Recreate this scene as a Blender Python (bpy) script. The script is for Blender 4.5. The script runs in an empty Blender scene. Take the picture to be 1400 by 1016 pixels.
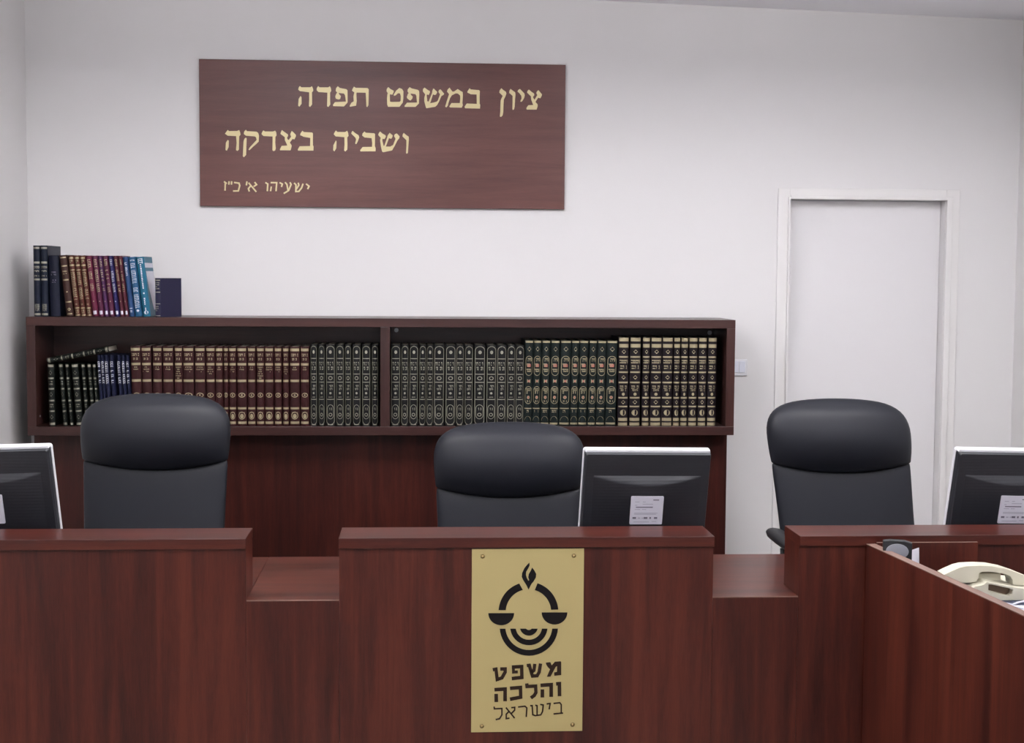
import bpy, bmesh, math, random
from mathutils import Vector, Matrix
from mathutils.geometry import tessellate_polygon

random.seed(7)
S = bpy.context.scene
COL = S.collection
PI = math.pi

# ------------------------------------------------------------------ camera
FPX = 1972.0                       # focal length in pixels of a 1400 x 1016 frame
YAW, PITCH, ROLL = 0.06388, 0.06726, 0.00655
CAM = Vector((0.0, 0.0, 1.71))
_f = Vector((math.sin(YAW) * math.cos(PITCH), math.cos(YAW) * math.cos(PITCH), -math.sin(PITCH)))
_r0 = Vector((math.cos(YAW), -math.sin(YAW), 0))
_u0 = _r0.cross(_f)
_r = math.cos(ROLL) * _r0 + math.sin(ROLL) * _u0
_u = -math.sin(ROLL) * _r0 + math.cos(ROLL) * _u0
cd = bpy.data.cameras.new('camera')
cam = bpy.data.objects.new('camera', cd)
COL.objects.link(cam)
cam.matrix_world = Matrix(((_r.x, _u.x, -_f.x, CAM.x), (_r.y, _u.y, -_f.y, CAM.y), (_r.z, _u.z, -_f.z, CAM.z), (0, 0, 0, 1)))
cd.sensor_fit = 'HORIZONTAL'
cd.sensor_width = 36.0
cd.lens = FPX / 1400 * 36.0
cd.clip_start = 0.02
S.camera = cam

# ------------------------------------------------------------------ view, world, lights
S.view_settings.view_transform = 'Standard'
S.view_settings.look = 'None'
S.view_settings.gamma = 1.0
S.view_settings.use_curve_mapping = False
S.view_settings.exposure = -0.10
W = bpy.data.worlds.new('world')
S.world = W
W.use_nodes = True
W.node_tree.nodes['Background'].inputs[0].default_value = (0.6, 0.7, 0.9, 1)
W.node_tree.nodes['Background'].inputs[1].default_value = 0.3

def area_light(name, loc, rot, sx, sy, power, color):
    ld = bpy.data.lights.new(name, 'AREA')
    ld.shape = 'RECTANGLE'; ld.size = sx; ld.size_y = sy
    ld.energy = power; ld.color = color
    o = bpy.data.objects.new(name, ld)
    COL.objects.link(o)
    o.location = loc; o.rotation_euler = rot
    return o

# ceiling fluorescent fittings (over the public side and over the dais) and the daylight window behind the camera
FITTINGS = ((-0.85, 1.8, 22), (1.85, 1.8, 22), (-0.55, 4.5, 25), (1.65, 4.5, 25))
for lx, ly, pw in FITTINGS:                            # suspended fittings; stronger unseen uplights added to brighten the ceiling
    area_light('fluorescent_light', (lx, ly, 2.655), (0, 0, 0), 1.2, 0.6, pw, (1.0, 0.975, 0.965))
    area_light('added_ceiling_uplight', (lx, ly, 2.715), (PI, 0, 0), 1.2, 0.6, pw * 2.2, (1.0, 0.985, 1.0))
area_light('window_daylight', (0.4, -2.40, 1.75), (PI / 2, 0, 0), 3.2, 1.7, 16, (0.86, 0.92, 1.0))

# ------------------------------------------------------------------ helpers
def at(px, py, y):
    """the point seen at a pixel, on the vertical plane at distance y"""
    d = _f + _r * ((px - 700) / FPX) - _u * ((py - 508) / FPX)
    t = (y - CAM.y) / d.y
    return CAM + d * t

def at_z(px, py, z):
    d = _f + _r * ((px - 700) / FPX) - _u * ((py - 508) / FPX)
    t = (z - CAM.z) / d.z
    return CAM + d * t

def new_bm():
    return bmesh.new()

def add_box(bm, x0, x1, y0, y1, z0, z1, M=None):
    c = [(x0, y0, z0), (x1, y0, z0), (x1, y1, z0), (x0, y1, z0), (x0, y0, z1), (x1, y0, z1), (x1, y1, z1), (x0, y1, z1)]
    v = [bm.verts.new((M @ Vector(p)) if M else p) for p in c]
    for f in ((0, 3, 2, 1), (4, 5, 6, 7), (0, 1, 5, 4), (1, 2, 6, 5), (2, 3, 7, 6), (3, 0, 4, 7)):
        bm.faces.new([v[i] for i in f])

def add_prism(bm, pts, d0, d1, frame):
    """extrude a 2-D outline between offsets d0 and d1; frame(p, d) gives the 3-D point"""
    n = len(pts)
    a = [bm.verts.new(frame(p, d0)) for p in pts]
    b = [bm.verts.new(frame(p, d1)) for p in pts]
    for t in tessellate_polygon([[Vector((p[0], p[1], 0)) for p in pts]]):
        try:
            bm.faces.new([b[i] for i in t]); bm.faces.new([a[i] for i in reversed(t)])
        except ValueError:
            pass
    for i in range(n):
        j = (i + 1) % n
        bm.faces.new((a[i], a[j], b[j], b[i]))

def stroke_outline(pts, w):
    """outline of a mitred stroke along a polyline"""
    L, R = [], []
    n = len(pts)
    for i, p in enumerate(pts):
        p = Vector(p)
        d0 = (p - Vector(pts[i - 1])).normalized() if i else None
        d1 = (Vector(pts[i + 1]) - p).normalized() if i < n - 1 else None
        if d0 is None: d0 = d1
        if d1 is None: d1 = d0
        n0 = Vector((-d0.y, d0.x)); n1 = Vector((-d1.y, d1.x))
        m = (n0 + n1)
        m = m.normalized() if m.length > 1e-6 else n0
        k = min(1.6, 1 / max(0.3, m.dot(n0)))
        L.append(p + m * (w / 2 * k)); R.append(p - m * (w / 2 * k))
    return [(v.x, v.y) for v in L + R[::-1]]

def add_loft(bm, rings, close=True, cap=True):
    vs = [[bm.verts.new(p) for p in r] for r in rings]
    m = len(vs[0])
    for i in range(len(vs) - 1):
        for j in range(m if close else m - 1):
            k = (j + 1) % m
            bm.faces.new((vs[i][j], vs[i][k], vs[i + 1][k], vs[i + 1][j]))
    if cap and close:
        bm.faces.new(vs[0][::-1]); bm.faces.new(vs[-1])

def add_tube(bm, pts, r, n=10, up=Vector((0.13, 0.2, 0.97))):
    pts = [Vector(p) for p in pts]
    rings = []
    for i, p in enumerate(pts):
        d = (pts[min(i + 1, len(pts) - 1)] - pts[max(i - 1, 0)]).normalized()
        a = d.cross(up)
        if a.length < 1e-3: a = d.cross(Vector((1, 0, 0)))
        a.normalize(); b = d.cross(a)
        rr = r[i] if isinstance(r, (list, tuple)) else r
        rings.append([p + a * (rr * math.cos(2 * PI * k / n)) + b * (rr * math.sin(2 * PI * k / n)) for k in range(n)])
    add_loft(bm, rings)

def add_lathe(bm, prof, c, n=20, axis='z'):
    rings = []
    for r, h in prof:
        ring = []
        for k in range(n):
            a = 2 * PI * k / n
            if axis == 'z': ring.append((c[0] + r * math.cos(a), c[1] + r * math.sin(a), c[2] + h))
            elif axis == 'y': ring.append((c[0] + r * math.cos(a), c[1] + h, c[2] + r * math.sin(a)))
            else: ring.append((c[0] + h, c[1] + r * math.cos(a), c[2] + r * math.sin(a)))
        rings.append(ring)
    add_loft(bm, rings)

def obj(name, bm, mat, parent=None, bevel=0.0, smooth=False, loc=None, sub=0):
    bmesh.ops.recalc_face_normals(bm, faces=bm.faces)
    me = bpy.data.meshes.new(name)
    bm.to_mesh(me); bm.free()
    if mat: me.materials.append(mat)
    o = bpy.data.objects.new(name, me)
    COL.objects.link(o)
    if parent: o.parent = parent
    if loc: o.location = loc
    if smooth:
        for p in me.polygons: p.use_smooth = True
    if bevel:
        m = o.modifiers.new('bevel', 'BEVEL'); m.width = bevel; m.segments = 2; m.limit_method = 'ANGLE'; m.angle_limit = 0.6
    if sub:
        m = o.modifiers.new('sub', 'SUBSURF'); m.levels = sub; m.render_levels = sub
    return o

def thing(name, label, cat, loc=(0, 0, 0), rot=(0, 0, 0), group=None):
    o = bpy.data.objects.new(name, None)
    o.empty_display_size = 0.05
    COL.objects.link(o)
    o.location = loc; o.rotation_euler = rot
    o['label'] = label; o['category'] = cat
    if group: o['group'] = group
    return o

def tag(o, label, cat, group=None):
    o['label'] = label; o['category'] = cat
    if group: o['group'] = group
    return o

def struct(o, label=None):
    o['kind'] = 'structure'
    if label: o['label'] = label
    return o

# ------------------------------------------------------------------ materials
def mat_plain(name, color, rough=0.5, metal=0.0, coat=0.0, spec=0.5, bump=None):
    m = bpy.data.materials.new(name)
    m.use_nodes = True
    nt = m.node_tree
    b = nt.nodes['Principled BSDF']
    b.inputs['Base Color'].default_value = (*color, 1)
    b.inputs['Roughness'].default_value = rough
    b.inputs['Metallic'].default_value = metal
    b.inputs['Specular IOR Level'].default_value = spec
    if coat:
        b.inputs['Coat Weight'].default_value = coat
        b.inputs['Coat Roughness'].default_value = 0.15
    if bump:
        sc, st, dist = bump
        tc = nt.nodes.new('ShaderNodeTexCoord')
        n = nt.nodes.new('ShaderNodeTexNoise'); n.inputs['Scale'].default_value = sc; n.inputs['Detail'].default_value = 4
        bp = nt.nodes.new('ShaderNodeBump'); bp.inputs['Strength'].default_value = st; bp.inputs['Distance'].default_value = dist
        nt.links.new(tc.outputs['Object'], n.inputs['Vector'])
        nt.links.new(n.outputs['Fac'], bp.inputs['Height'])
        nt.links.new(bp.outputs['Normal'], b.inputs['Normal'])
    return m

def mat_wood(name, dark, mid, light, axis='z', scale=1.0, rough=0.30, spec=0.36):
    """mahogany laminate: long fibres along one axis, broad streaks, fine pores"""
    m = bpy.data.materials.new(name)
    m.use_nodes = True
    nt = m.node_tree; L = nt.links
    b = nt.nodes['Principled BSDF']
    tc = nt.nodes.new('ShaderNodeTexCoord')
    def stretched(long_, cross, detail, dist):
        mp = nt.nodes.new('ShaderNodeMapping')
        s = {'x': (long_, cross, cross), 'y': (cross, long_, cross), 'z': (cross, cross, long_)}[axis]
        mp.inputs['Scale'].default_value = tuple(v * scale for v in s)
        n = nt.nodes.new('ShaderNodeTexNoise')
        n.inputs['Scale'].default_value = 1.0; n.inputs['Detail'].default_value = detail
        n.inputs['Roughness'].default_value = 0.62; n.inputs['Distortion'].default_value = dist
        L.new(tc.outputs['Object'], mp.inputs['Vector']); L.new(mp.outputs['Vector'], n.inputs['Vector'])
        return n
    n1 = stretched(0.40, 5.0, 4, 0.9)
    n2 = stretched(1.3, 26.0, 5, 0.6)
    n3 = stretched(22.0, 330.0, 2, 0.0)
    mix = nt.nodes.new('ShaderNodeMath'); mix.operation = 'MULTIPLY_ADD'
    L.new(n2.outputs['Fac'], mix.inputs[0]); mix.inputs[1].default_value = 0.42
    mm = nt.nodes.new('ShaderNodeMath'); mm.operation = 'MULTIPLY'; mm.inputs[1].default_value = 0.58
    L.new(n1.outputs['Fac'], mm.inputs[0]); L.new(mm.outputs[0], mix.inputs[2])
    ad = nt.nodes.new('ShaderNodeMath'); ad.operation = 'MULTIPLY_ADD'; ad.inputs[1].default_value = 0.16
    L.new(n3.outputs['Fac'], ad.inputs[0]); L.new(mix.outputs[0], ad.inputs[2])
    r = nt.nodes.new('ShaderNodeValToRGB')
    r.color_ramp.elements[0].position = 0.44; r.color_ramp.elements[0].color = (*dark, 1)
    r.color_ramp.elements[1].position = 0.71; r.color_ramp.elements[1].color = (*light, 1)
    e = r.color_ramp.elements.new(0.57); e.color = (*mid, 1)
    L.new(ad.outputs[0], r.inputs['Fac']); L.new(r.outputs['Color'], b.inputs['Base Color'])
    b.inputs['Roughness'].default_value = rough
    b.inputs['Specular IOR Level'].default_value = spec
    bp = nt.nodes.new('ShaderNodeBump'); bp.inputs['Strength'].default_value = 0.08; bp.inputs['Distance'].default_value = 0.001
    L.new(n3.outputs['Fac'], bp.inputs['Height']); L.new(bp.outputs['Normal'], b.inputs['Normal'])
    return m

WD = ((0.034, 0.0085, 0.0068), (0.070, 0.0155, 0.0105), (0.118, 0.0265, 0.0155))
M = {}
M['wood_v'] = mat_wood('mahogany_upright', *WD, axis='z')
M['wood_h'] = mat_wood('mahogany_level', *WD, axis='x')
M['wood_y'] = mat_wood('mahogany_deep', *WD, axis='y')
M['plaque'] = mat_wood('plaque_mahogany', (0.086, 0.031, 0.026), (0.112, 0.040, 0.033), (0.140, 0.051, 0.042), axis='x', rough=0.35)
WB = ((0.027, 0.0120, 0.0108), (0.047, 0.0192, 0.0168), (0.070, 0.028, 0.0240))
M['case_v'] = mat_wood('bookcase_upright', *WB, axis='z')
M['case_h'] = mat_wood('bookcase_level', *WB, axis='x')
M['case_base'] = mat_wood('bookcase_base', (0.022, 0.0062, 0.0052), (0.046, 0.0108, 0.0082), (0.078, 0.0180, 0.0122), axis='z')
M['edge'] = mat_wood('edge_band', (0.16, 0.096, 0.078), (0.21, 0.128, 0.103), (0.26, 0.16, 0.128), axis='y', rough=0.4)
M['wall'] = mat_plain('painted_wall', (0.725, 0.712, 0.706), 0.85, bump=(160, 0.12, 0.0015), spec=0.2)
M['ceiling'] = mat_plain('ceiling_paint_daylit', (0.91, 0.91, 0.945), 0.9, spec=0.2)  # bluish daylight and extra brightness are put into this base colour
M['door'] = mat_plain('door_laminate', (0.73, 0.715, 0.72), 0.5)
M['frame'] = mat_plain('door_frame_paint', (0.75, 0.735, 0.72), 0.45)
M['leather'] = mat_plain('black_leather', (0.0105, 0.0118, 0.0175), 0.48, spec=0.34, bump=(420, 0.15, 0.001))
M['blackplastic'] = mat_plain('black_plastic', (0.018, 0.019, 0.022), 0.45)
M['chrome'] = mat_plain('brushed_steel', (0.6, 0.6, 0.62), 0.25, metal=1)
M['white_plastic'] = mat_plain('white_plastic', (0.80, 0.80, 0.84), 0.35)
M['switch'] = mat_plain('switch_plastic', (0.74, 0.74, 0.77), 0.3)
M['rocker'] = mat_plain('rocker_plastic', (0.74, 0.76, 0.84), 0.25)
M['cream'] = mat_plain('cream_plastic', (0.62, 0.59, 0.47), 0.4)
M['recess'] = mat_plain('brown_plate', (0.20, 0.13, 0.085), 0.5)
M['paper'] = mat_plain('white_paper', (0.76, 0.75, 0.82), 0.7)
M['sticker'] = mat_plain('sticker_paper', (0.66, 0.65, 0.73), 0.45)
M['print'] = mat_plain('grey_print', (0.16, 0.15, 0.20), 0.6)
M['printpale'] = mat_plain('pale_print', (0.40, 0.39, 0.47), 0.6)
M['goldletter'] = mat_plain('gold_lettering', (0.62, 0.52, 0.28), 0.42, metal=0.25)
M['brass'] = mat_plain('brass_sheet', (0.56, 0.455, 0.20), 0.42, metal=0.2, bump=(30, 0.03, 0.001))
M['ink'] = mat_plain('black_enamel', (0.008, 0.006, 0.007), 0.5, spec=0.2)
M['inkbrown'] = mat_plain('dark_brown_enamel', (0.034, 0.018, 0.012), 0.5, spec=0.2)
M['screw'] = mat_plain('brass_screw', (0.30, 0.22, 0.10), 0.3, metal=0.9)
M['gilt'] = mat_plain('gilt_tooling', (0.40, 0.345, 0.215), 0.34, metal=0.45)
M['giltpale'] = mat_plain('pale_gilt_tooling', (0.34, 0.33, 0.26), 0.34, metal=0.45)
M['giltred'] = mat_plain('red_tooling', (0.42, 0.13, 0.10), 0.5)
M['whitefoil'] = mat_plain('white_foil', (0.62, 0.62, 0.70), 0.5)
M['pages'] = mat_plain('page_block', (0.50, 0.46, 0.38), 0.8)
M['navy'] = mat_plain('navy_board', (0.020, 0.028, 0.065), 0.5)
M['grey'] = mat_plain('grey_oval', (0.30, 0.31, 0.35), 0.35)
M['floor'] = mat_plain('floor_tile', (0.24, 0.22, 0.20), 0.45)
M['diffuser'] = mat_plain('lamp_diffuser', (0.9, 0.9, 0.9), 0.5)
M['glass'] = mat_plain('window_glass', (0.7, 0.75, 0.8), 0.1)
M['cap'] = mat_plain('screw_cap', (0.25, 0.24, 0.24), 0.3, metal=0.5)
M['cable'] = mat_plain('cable_plastic', (0.62, 0.64, 0.72), 0.4)

# ------------------------------------------------------------------ setting
YW = 6.8                                             # rear wall
XL = at(38, 300, YW).x
XR = at(1391, 300, YW).x
YB = -2.5                                            # wall behind the camera
cr = at(1396, 27.5, YW); cl = at(800, 0, YW)         # the ceiling falls gently to the right
slope = (cr.z - cl.z) / (cr.x - cl.x)
def ceil_z(x): return cl.z + slope * (x - cl.x)

DX0 = at(1077.5, 400, YW).x; DX1 = at(1289.5, 400, YW).x; DZ = at(1180, 273.5, YW).z   # door opening
bm = new_bm()
add_box(bm, XL - 0.12, DX0, YW, YW + 0.15, -0.02, 3.3)
add_box(bm, DX1, XR + 0.12, YW, YW + 0.15, -0.02, 3.3)
add_box(bm, DX0, DX1, YW, YW + 0.15, DZ, 3.3)
struct(obj('wall_back', bm, M['wall']))
bm = new_bm(); add_box(bm, XL - 0.12, XL, YB, YW, -0.02, 3.3); struct(obj('wall_left', bm, M['wall']))
bm = new_bm(); add_box(bm, XR, XR + 0.12, YB, YW, -0.02, 3.3); struct(obj('wall_right', bm, M['wall']))
bm = new_bm()
add_box(bm, XL, -1.25, YB - 0.12, YB, -0.02, 3.3); add_box(bm, 2.05, XR, YB - 0.12, YB, -0.02, 3.3)
add_box(bm, -1.25, 2.05, YB - 0.12, YB, -0.02, 0.88); add_box(bm, -1.25, 2.05, YB - 0.12, YB, 2.62, 3.3)
struct(obj('wall_front', bm, M['wall']))
wn = bpy.data.objects.new('window_1', None); COL.objects.link(wn); struct(wn)
bm = new_bm()
for x in (-1.25, 0.37, 2.0): add_box(bm, x, x + 0.05, YB - 0.09, YB - 0.03, 0.88, 2.62)
add_box(bm, -1.25, 2.05, YB - 0.09, YB - 0.03, 0.88, 0.93); add_box(bm, -1.25, 2.05, YB - 0.09, YB - 0.03, 2.57, 2.62)
obj('window_frame', bm, M['white_plastic'], wn)
bm = new_bm(); add_box(bm, -1.22, 2.02, YB - 0.07, YB - 0.06, 0.9, 2.6); obj('window_pane', bm, M['glass'], wn)
bm = new_bm(); add_box(bm, XL - 0.12, XR + 0.12, YB - 0.12, YW + 0.15, -0.05, 0.0); struct(obj('floor', bm, M['floor']))
bm = new_bm()
v = []
for z in (0, 0.1):
    for x, y in ((XL - .1, YB - .1), (XR + .1, YB - .1), (XR + .1, YW + .1), (XL - .1, YW + .1)):
        v.append(bm.verts.new((x, y, ceil_z(x) + z)))
for f in ((0, 3, 2, 1), (4, 5, 6, 7), (0, 1, 5, 4), (1, 2, 6, 5), (2, 3, 7, 6), (3, 0, 4, 7)):
    bm.faces.new([v[i] for i in f])
struct(obj('ceiling', bm, M['ceiling']))

# door
dr = bpy.data.objects.new('door_1', None); COL.objects.link(dr); struct(dr)
dr.location = (DX0, YW, 0)
w = DX1 - DX0
ox0 = at(1061, 400, YW).x - DX0; ox1 = at(1308, 400, YW).x - DX0; oz = at(1180, 258.5, YW).z
bm = new_bm()                                         # outer flat of the casing
add_box(bm, ox0, -0.001, -0.010, 0.0, 0, oz); add_box(bm, w + 0.001, ox1, -0.010, 0.0, 0, oz)
add_box(bm, -0.001, w + 0.001, -0.010, 0.0, DZ + 0.001, oz)
obj('door_frame', bm, M['frame'], dr, bevel=0.002)
bm = new_bm()                                         # raised inner bead
add_box(bm, -0.010, -0.001, -0.024, -0.010, 0, DZ + 0.012); add_box(bm, w + 0.001, w + 0.030, -0.020, -0.010, 0, DZ + 0.018)
add_box(bm, -0.001, w + 0.001, -0.024, -0.010, DZ + 0.001, DZ + 0.018)
obj('frame_bead', bm, M['frame'], dr, bevel=0.002)
bm = new_bm(); add_box(bm, 0.002, w - 0.002, 0.062, 0.102, 0.004, DZ - 0.003); obj('door_leaf', bm, M['door'], dr)

# light switch, half behind the shelf unit
p0 = at(997.5, 491, YW); p1 = at(1021, 513.5, YW)
sw = thing('light_switch', 'pale light switch on the wall between the bookcase and the white door', 'light switch', ((p0.x + p1.x) / 2, YW, (p0.z + p1.z) / 2))
hw = (p1.x - p0.x) / 2; hh = (p0.z - p1.z) / 2
bm = new_bm(); add_box(bm, -hw, hw, -0.012, 0, -hh, hh); obj('switch_plate', bm, M['switch'], sw, bevel=0.003)
for sx in (-1, 1):
    bm = new_bm(); add_box(bm, *(sorted((sx * 0.002, sx * hw * 0.72))), -0.017, -0.011, -hh * 0.62, hh * 0.78)
    obj('rocker', bm, M['rocker'], sw, bevel=0.002)

# ------------------------------------------------------------------ lettering outlines (crop coordinates: origin, scale)
def crop(o, s):
    return lambda p: (o[0] + p[0] / s, o[1] + p[1] / s)
A = crop((670, 105), 16.94); B = crop((590, 105), 16.94); C = crop((520, 105), 16.94); D = crop((400, 105), 12.727)
E_ = crop((300, 165), 16.94); F_ = crop((370, 165), 16.94); G_ = crop((445, 165), 11.667); H_ = crop((300, 235), 10.77)
verse = [
 (A, [(235,255),(285,300),(345,340),(355,380),(330,450),(295,520),(288,650),(285,800),(270,880),(235,915),(205,905),(215,800),(218,650),(222,540),(240,490),(270,430),(190,355),(195,310)]),
 (A, [(450,270),(510,315),(560,350),(568,400),(558,520),(550,680),(535,740),(510,755),(497,730),(500,600),(500,430),(420,360),(425,315)]),
 (A, [(670,270),(720,320),(775,375),(785,420),(770,480),(725,555),(700,568),(680,555),(710,490),(705,430),(660,370),(615,330),(630,295)]),
 (A, [(880,285),(940,335),(1000,375),(1008,415),(985,440),(980,470),(1012,520),(1080,410),(1055,365),(1070,325),(1105,300),(1140,340),(1188,395),(1180,430),(1150,485),(1100,470),(1035,570),(1085,620),(1090,660),(1065,745),(835,745),(825,725),(830,700),(870,645),(985,640),(965,590),(935,510),(930,440),(840,355),(845,320)]),
 (B, [(850,255),(880,285),(1070,300),(1090,320),(1085,450),(1085,610),(1100,640),(1095,725),(750,718),(735,685),(785,610),(1020,618),(1015,400),(880,395),(800,355),(800,335)]),
 (B, [(385,245),(410,280),(450,335),(490,335),(575,275),(640,320),(690,345),(695,420),(685,600),(695,650),(670,705),(400,700),(380,680),(430,600),(625,600),(635,480),(630,425),(580,380),(530,375),(440,420),(400,480),(365,580),(345,660),(310,700),(285,680),(320,560),(365,420),(375,395),(325,335),(340,290)]),
 (C, [(990,245),(1050,290),(1112,325),(1115,355),(1085,415),(1045,400),(1040,430),(1055,560),(1085,570),(1165,370),(1170,320),(1190,270),(1210,270),(1245,310),(1285,345),(1260,400),(1230,415),(1185,400),(1130,580),(1115,605),(1200,590),(1270,570),(1300,540),(1350,400),(1311,345),(1325,300),(1363,285),(1400,330),(1445,385),(1430,410),(1380,440),(1330,560),(1280,650),(1240,685),(1040,720),(1025,710),(985,560),(985,480),(1005,400),(950,330),(955,280)]),
 (C, [(645,235),(690,265),(840,300),(865,330),(868,400),(862,560),(860,610),(780,690),(535,690),(525,670),(585,595),(815,590),(800,430),(775,395),(665,382),(672,410),(718,455),(705,500),(670,540),(640,535),(585,490),(580,460),(600,400),(620,375),(595,330),(600,290)]),
 (C, [(150,235),(200,280),(275,320),(275,345),(245,410),(190,400),(185,430),(190,570),(230,580),(410,575),(435,555),(440,440),(420,380),(375,375),(320,425),(280,435),(275,410),(330,320),(405,255),(470,280),(500,330),(498,500),(485,590),(410,690),(145,690),(125,640),(120,500),(130,400),(140,375),(110,330),(115,280)]),
 (D, [(1045,170),(1075,192),(1280,195),(1300,215),(1298,400),(1295,490),(1275,525),(1260,515),(1255,400),(1248,275),(1090,272),(1085,300),(1092,420),(1080,500),(975,520),(970,505),(1000,450),(1040,425),(1035,340),(1050,270),(1010,240),(1020,210)]),
 (D, [(765,165),(800,195),(910,215),(932,235),(935,430),(930,450),(870,515),(685,510),(680,490),(715,440),(905,430),(890,320),(870,290),(780,280),(785,300),(818,335),(805,385),(775,395),(730,380),(720,345),(735,300),(755,275),(728,245),(735,200)]),
 (D, [(425,160),(450,185),(600,185),(628,165),(645,200),(652,245),(632,275),(632,420),(635,480),(600,525),(578,510),(582,400),(585,275),(430,265),(400,235),(400,205)]),
 (D, [(110,160),(135,185),(290,185),(318,165),(338,210),(340,245),(318,270),(320,480),(285,525),(265,510),(270,400),(270,270),(110,250),(82,225),(90,190)]),
 (D, [(120,335),(138,355),(138,470),(100,520),(80,505),(88,390)]),
 (E_, [(185,220),(210,250),(400,245),(445,225),(465,270),(475,330),(445,370),(440,500),(435,680),(400,710),(370,690),(385,520),(375,365),(180,355),(120,310),(150,270)]),
 (E_, [(180,455),(207,470),(200,620),(160,705),(130,690),(140,520)]),
 (E_, [(600,215),(625,250),(840,260),(880,290),(897,350),(890,490),(830,550),(760,610),(680,690),(655,680),(690,620),(800,500),(845,450),(830,390),(800,370),(600,355),(550,315),(560,260)]),
 (E_, [(600,400),(615,420),(605,650),(600,800),(550,855),(525,835),(535,650),(545,480),(570,420)]),
 (E_, [(1000,230),(1035,255),(1220,255),(1270,235),(1295,280),(1300,345),(1275,375),(1270,520),(1280,640),(1270,690),(1230,710),(1205,690),(1210,500),(1210,370),(1000,360),(955,315),(975,265)]),
 (F_, [(240,220),(290,260),(375,320),(380,350),(355,400),(370,440),(395,450),(450,375),(430,320),(445,280),(465,240),(500,270),(555,325),(560,360),(525,435),(480,425),(420,510),(460,575),(458,610),(435,690),(195,690),(190,670),(230,590),(360,580),(345,540),(305,450),(305,385),(205,310),(215,270)]),
 (F_, [(710,235),(745,265),(935,275),(950,295),(950,570),(965,600),(960,695),(610,695),(600,675),(645,595),(885,590),(890,400),(740,375),(655,335),(670,290)]),
 (G_, [(145,155),(170,180),(290,180),(325,160),(340,195),(345,240),(325,265),(328,380),(325,460),(295,490),(275,475),(282,380),(280,262),(140,250),(110,215),(125,185)]),
 (G_, [(145,315),(155,330),(150,440),(120,490),(100,470),(105,390)]),
 (G_, [(410,160),(450,195),(505,230),(515,260),(500,310),(475,365),(458,372),(450,360),(465,300),(455,270),(390,205),(395,180)]),
 (G_, [(600,170),(620,190),(755,198),(768,210),(765,400),(778,440),(775,485),(535,488),(530,470),(570,418),(720,415),(722,350),(712,275),(600,265),(562,235),(570,200)]),
 (G_, [(850,170),(890,205),(935,230),(940,250),(918,290),(885,285),(885,320),(905,400),(915,398),(960,270),(970,230),(1000,190),(1050,230),(1045,255),(1025,285),(990,275),(940,410),(1010,410),(1055,385),(1095,285),(1070,240),(1085,210),(1115,200),(1160,245),(1155,275),(1125,310),(1080,400),(1040,470),(900,500),(880,490),(860,400),(848,310),(858,270),(818,225),(830,190)]),
 (G_, [(1225,190),(1260,220),(1305,250),(1308,290),(1300,400),(1292,510),(1275,522),(1262,510),(1268,400),(1268,305),(1205,245),(1210,215)]),
]
source_line = [
 [(1255,180),(1300,215),(1278,258)], [(1080,168),(1108,195),(1105,295),(1150,292),(1190,240),(1212,178)], [(1140,165),(1150,200),(1112,262)],
 [(948,158),(975,190),(992,282)], [(1020,158),(1036,190),(1000,280),(928,325)], [(868,163),(908,185),(895,228)],
 [(738,165),(826,165),(815,292)], [(747,222),(735,292)], [(660,163),(695,185),(688,292)],
 [(415,168),(527,302)], [(503,158),(532,195),(488,225)], [(447,212),(412,255),(425,298)], [(392,148),(382,207)],
 [(203,165),(275,175),(286,210),(265,290),(188,292)], [(169,148),(165,197)], [(131,148),(127,197)], [(57,152),(98,182)], [(76,168),(71,287)]]

# wall plaque
YP = YW - 0.022
tl, tr, bl, br = at(272.5, 81, YP), at(773, 88, YP), at(273, 283, YP), at(772, 285, YP)
px0, px1 = (tl.x + bl.x) / 2, (tr.x + br.x) / 2
pz1, pz0 = (tl.z + tr.z) / 2, (bl.z + br.z) / 2
pq = thing('wall_plaque', 'wide mahogany plaque with gold Hebrew verse, high on the white wall', 'plaque', ((px0 + px1) / 2, YW, (pz0 + pz1) / 2))
hx, hz = (px1 - px0) / 2, (pz1 - pz0) / 2
bm = new_bm(); add_box(bm, -hx, hx, -0.022, 0, -hz, hz); obj('board', bm, M['plaque'], pq, bevel=0.0015)
def plaque_uv(p):
    """photograph position -> position on the plaque board"""
    u = (p[0] - 272.7) / 499.9
    top = 81 + 7.0 * u; bot = 283 + 2.0 * u
    v_ = (p[1] - top) / (bot - top)
    return (-hx + 2 * hx * u, hz - 2 * hz * v_)
for i0, i1 in ((0, 4), (4, 9), (9, 14), (14, 21), (21, 27)):      # one mesh a word
    bm = new_bm()
    for cf, pts in verse[i0:i1]:
        add_prism(bm, [plaque_uv(cf(p)) for p in pts], -0.0215, -0.0245, lambda p, d: (p[0], d, p[1]))
    obj('verse_lettering', bm, M['goldletter'], pq)
bm = new_bm()
for pts in source_line:
    add_prism(bm, [plaque_uv(H_(p)) for p in stroke_outline(pts, 22)], -0.0215, -0.0235, lambda p, d: (p[0], d, p[1]))
obj('citation_lettering', bm, M['goldletter'], pq)

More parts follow.
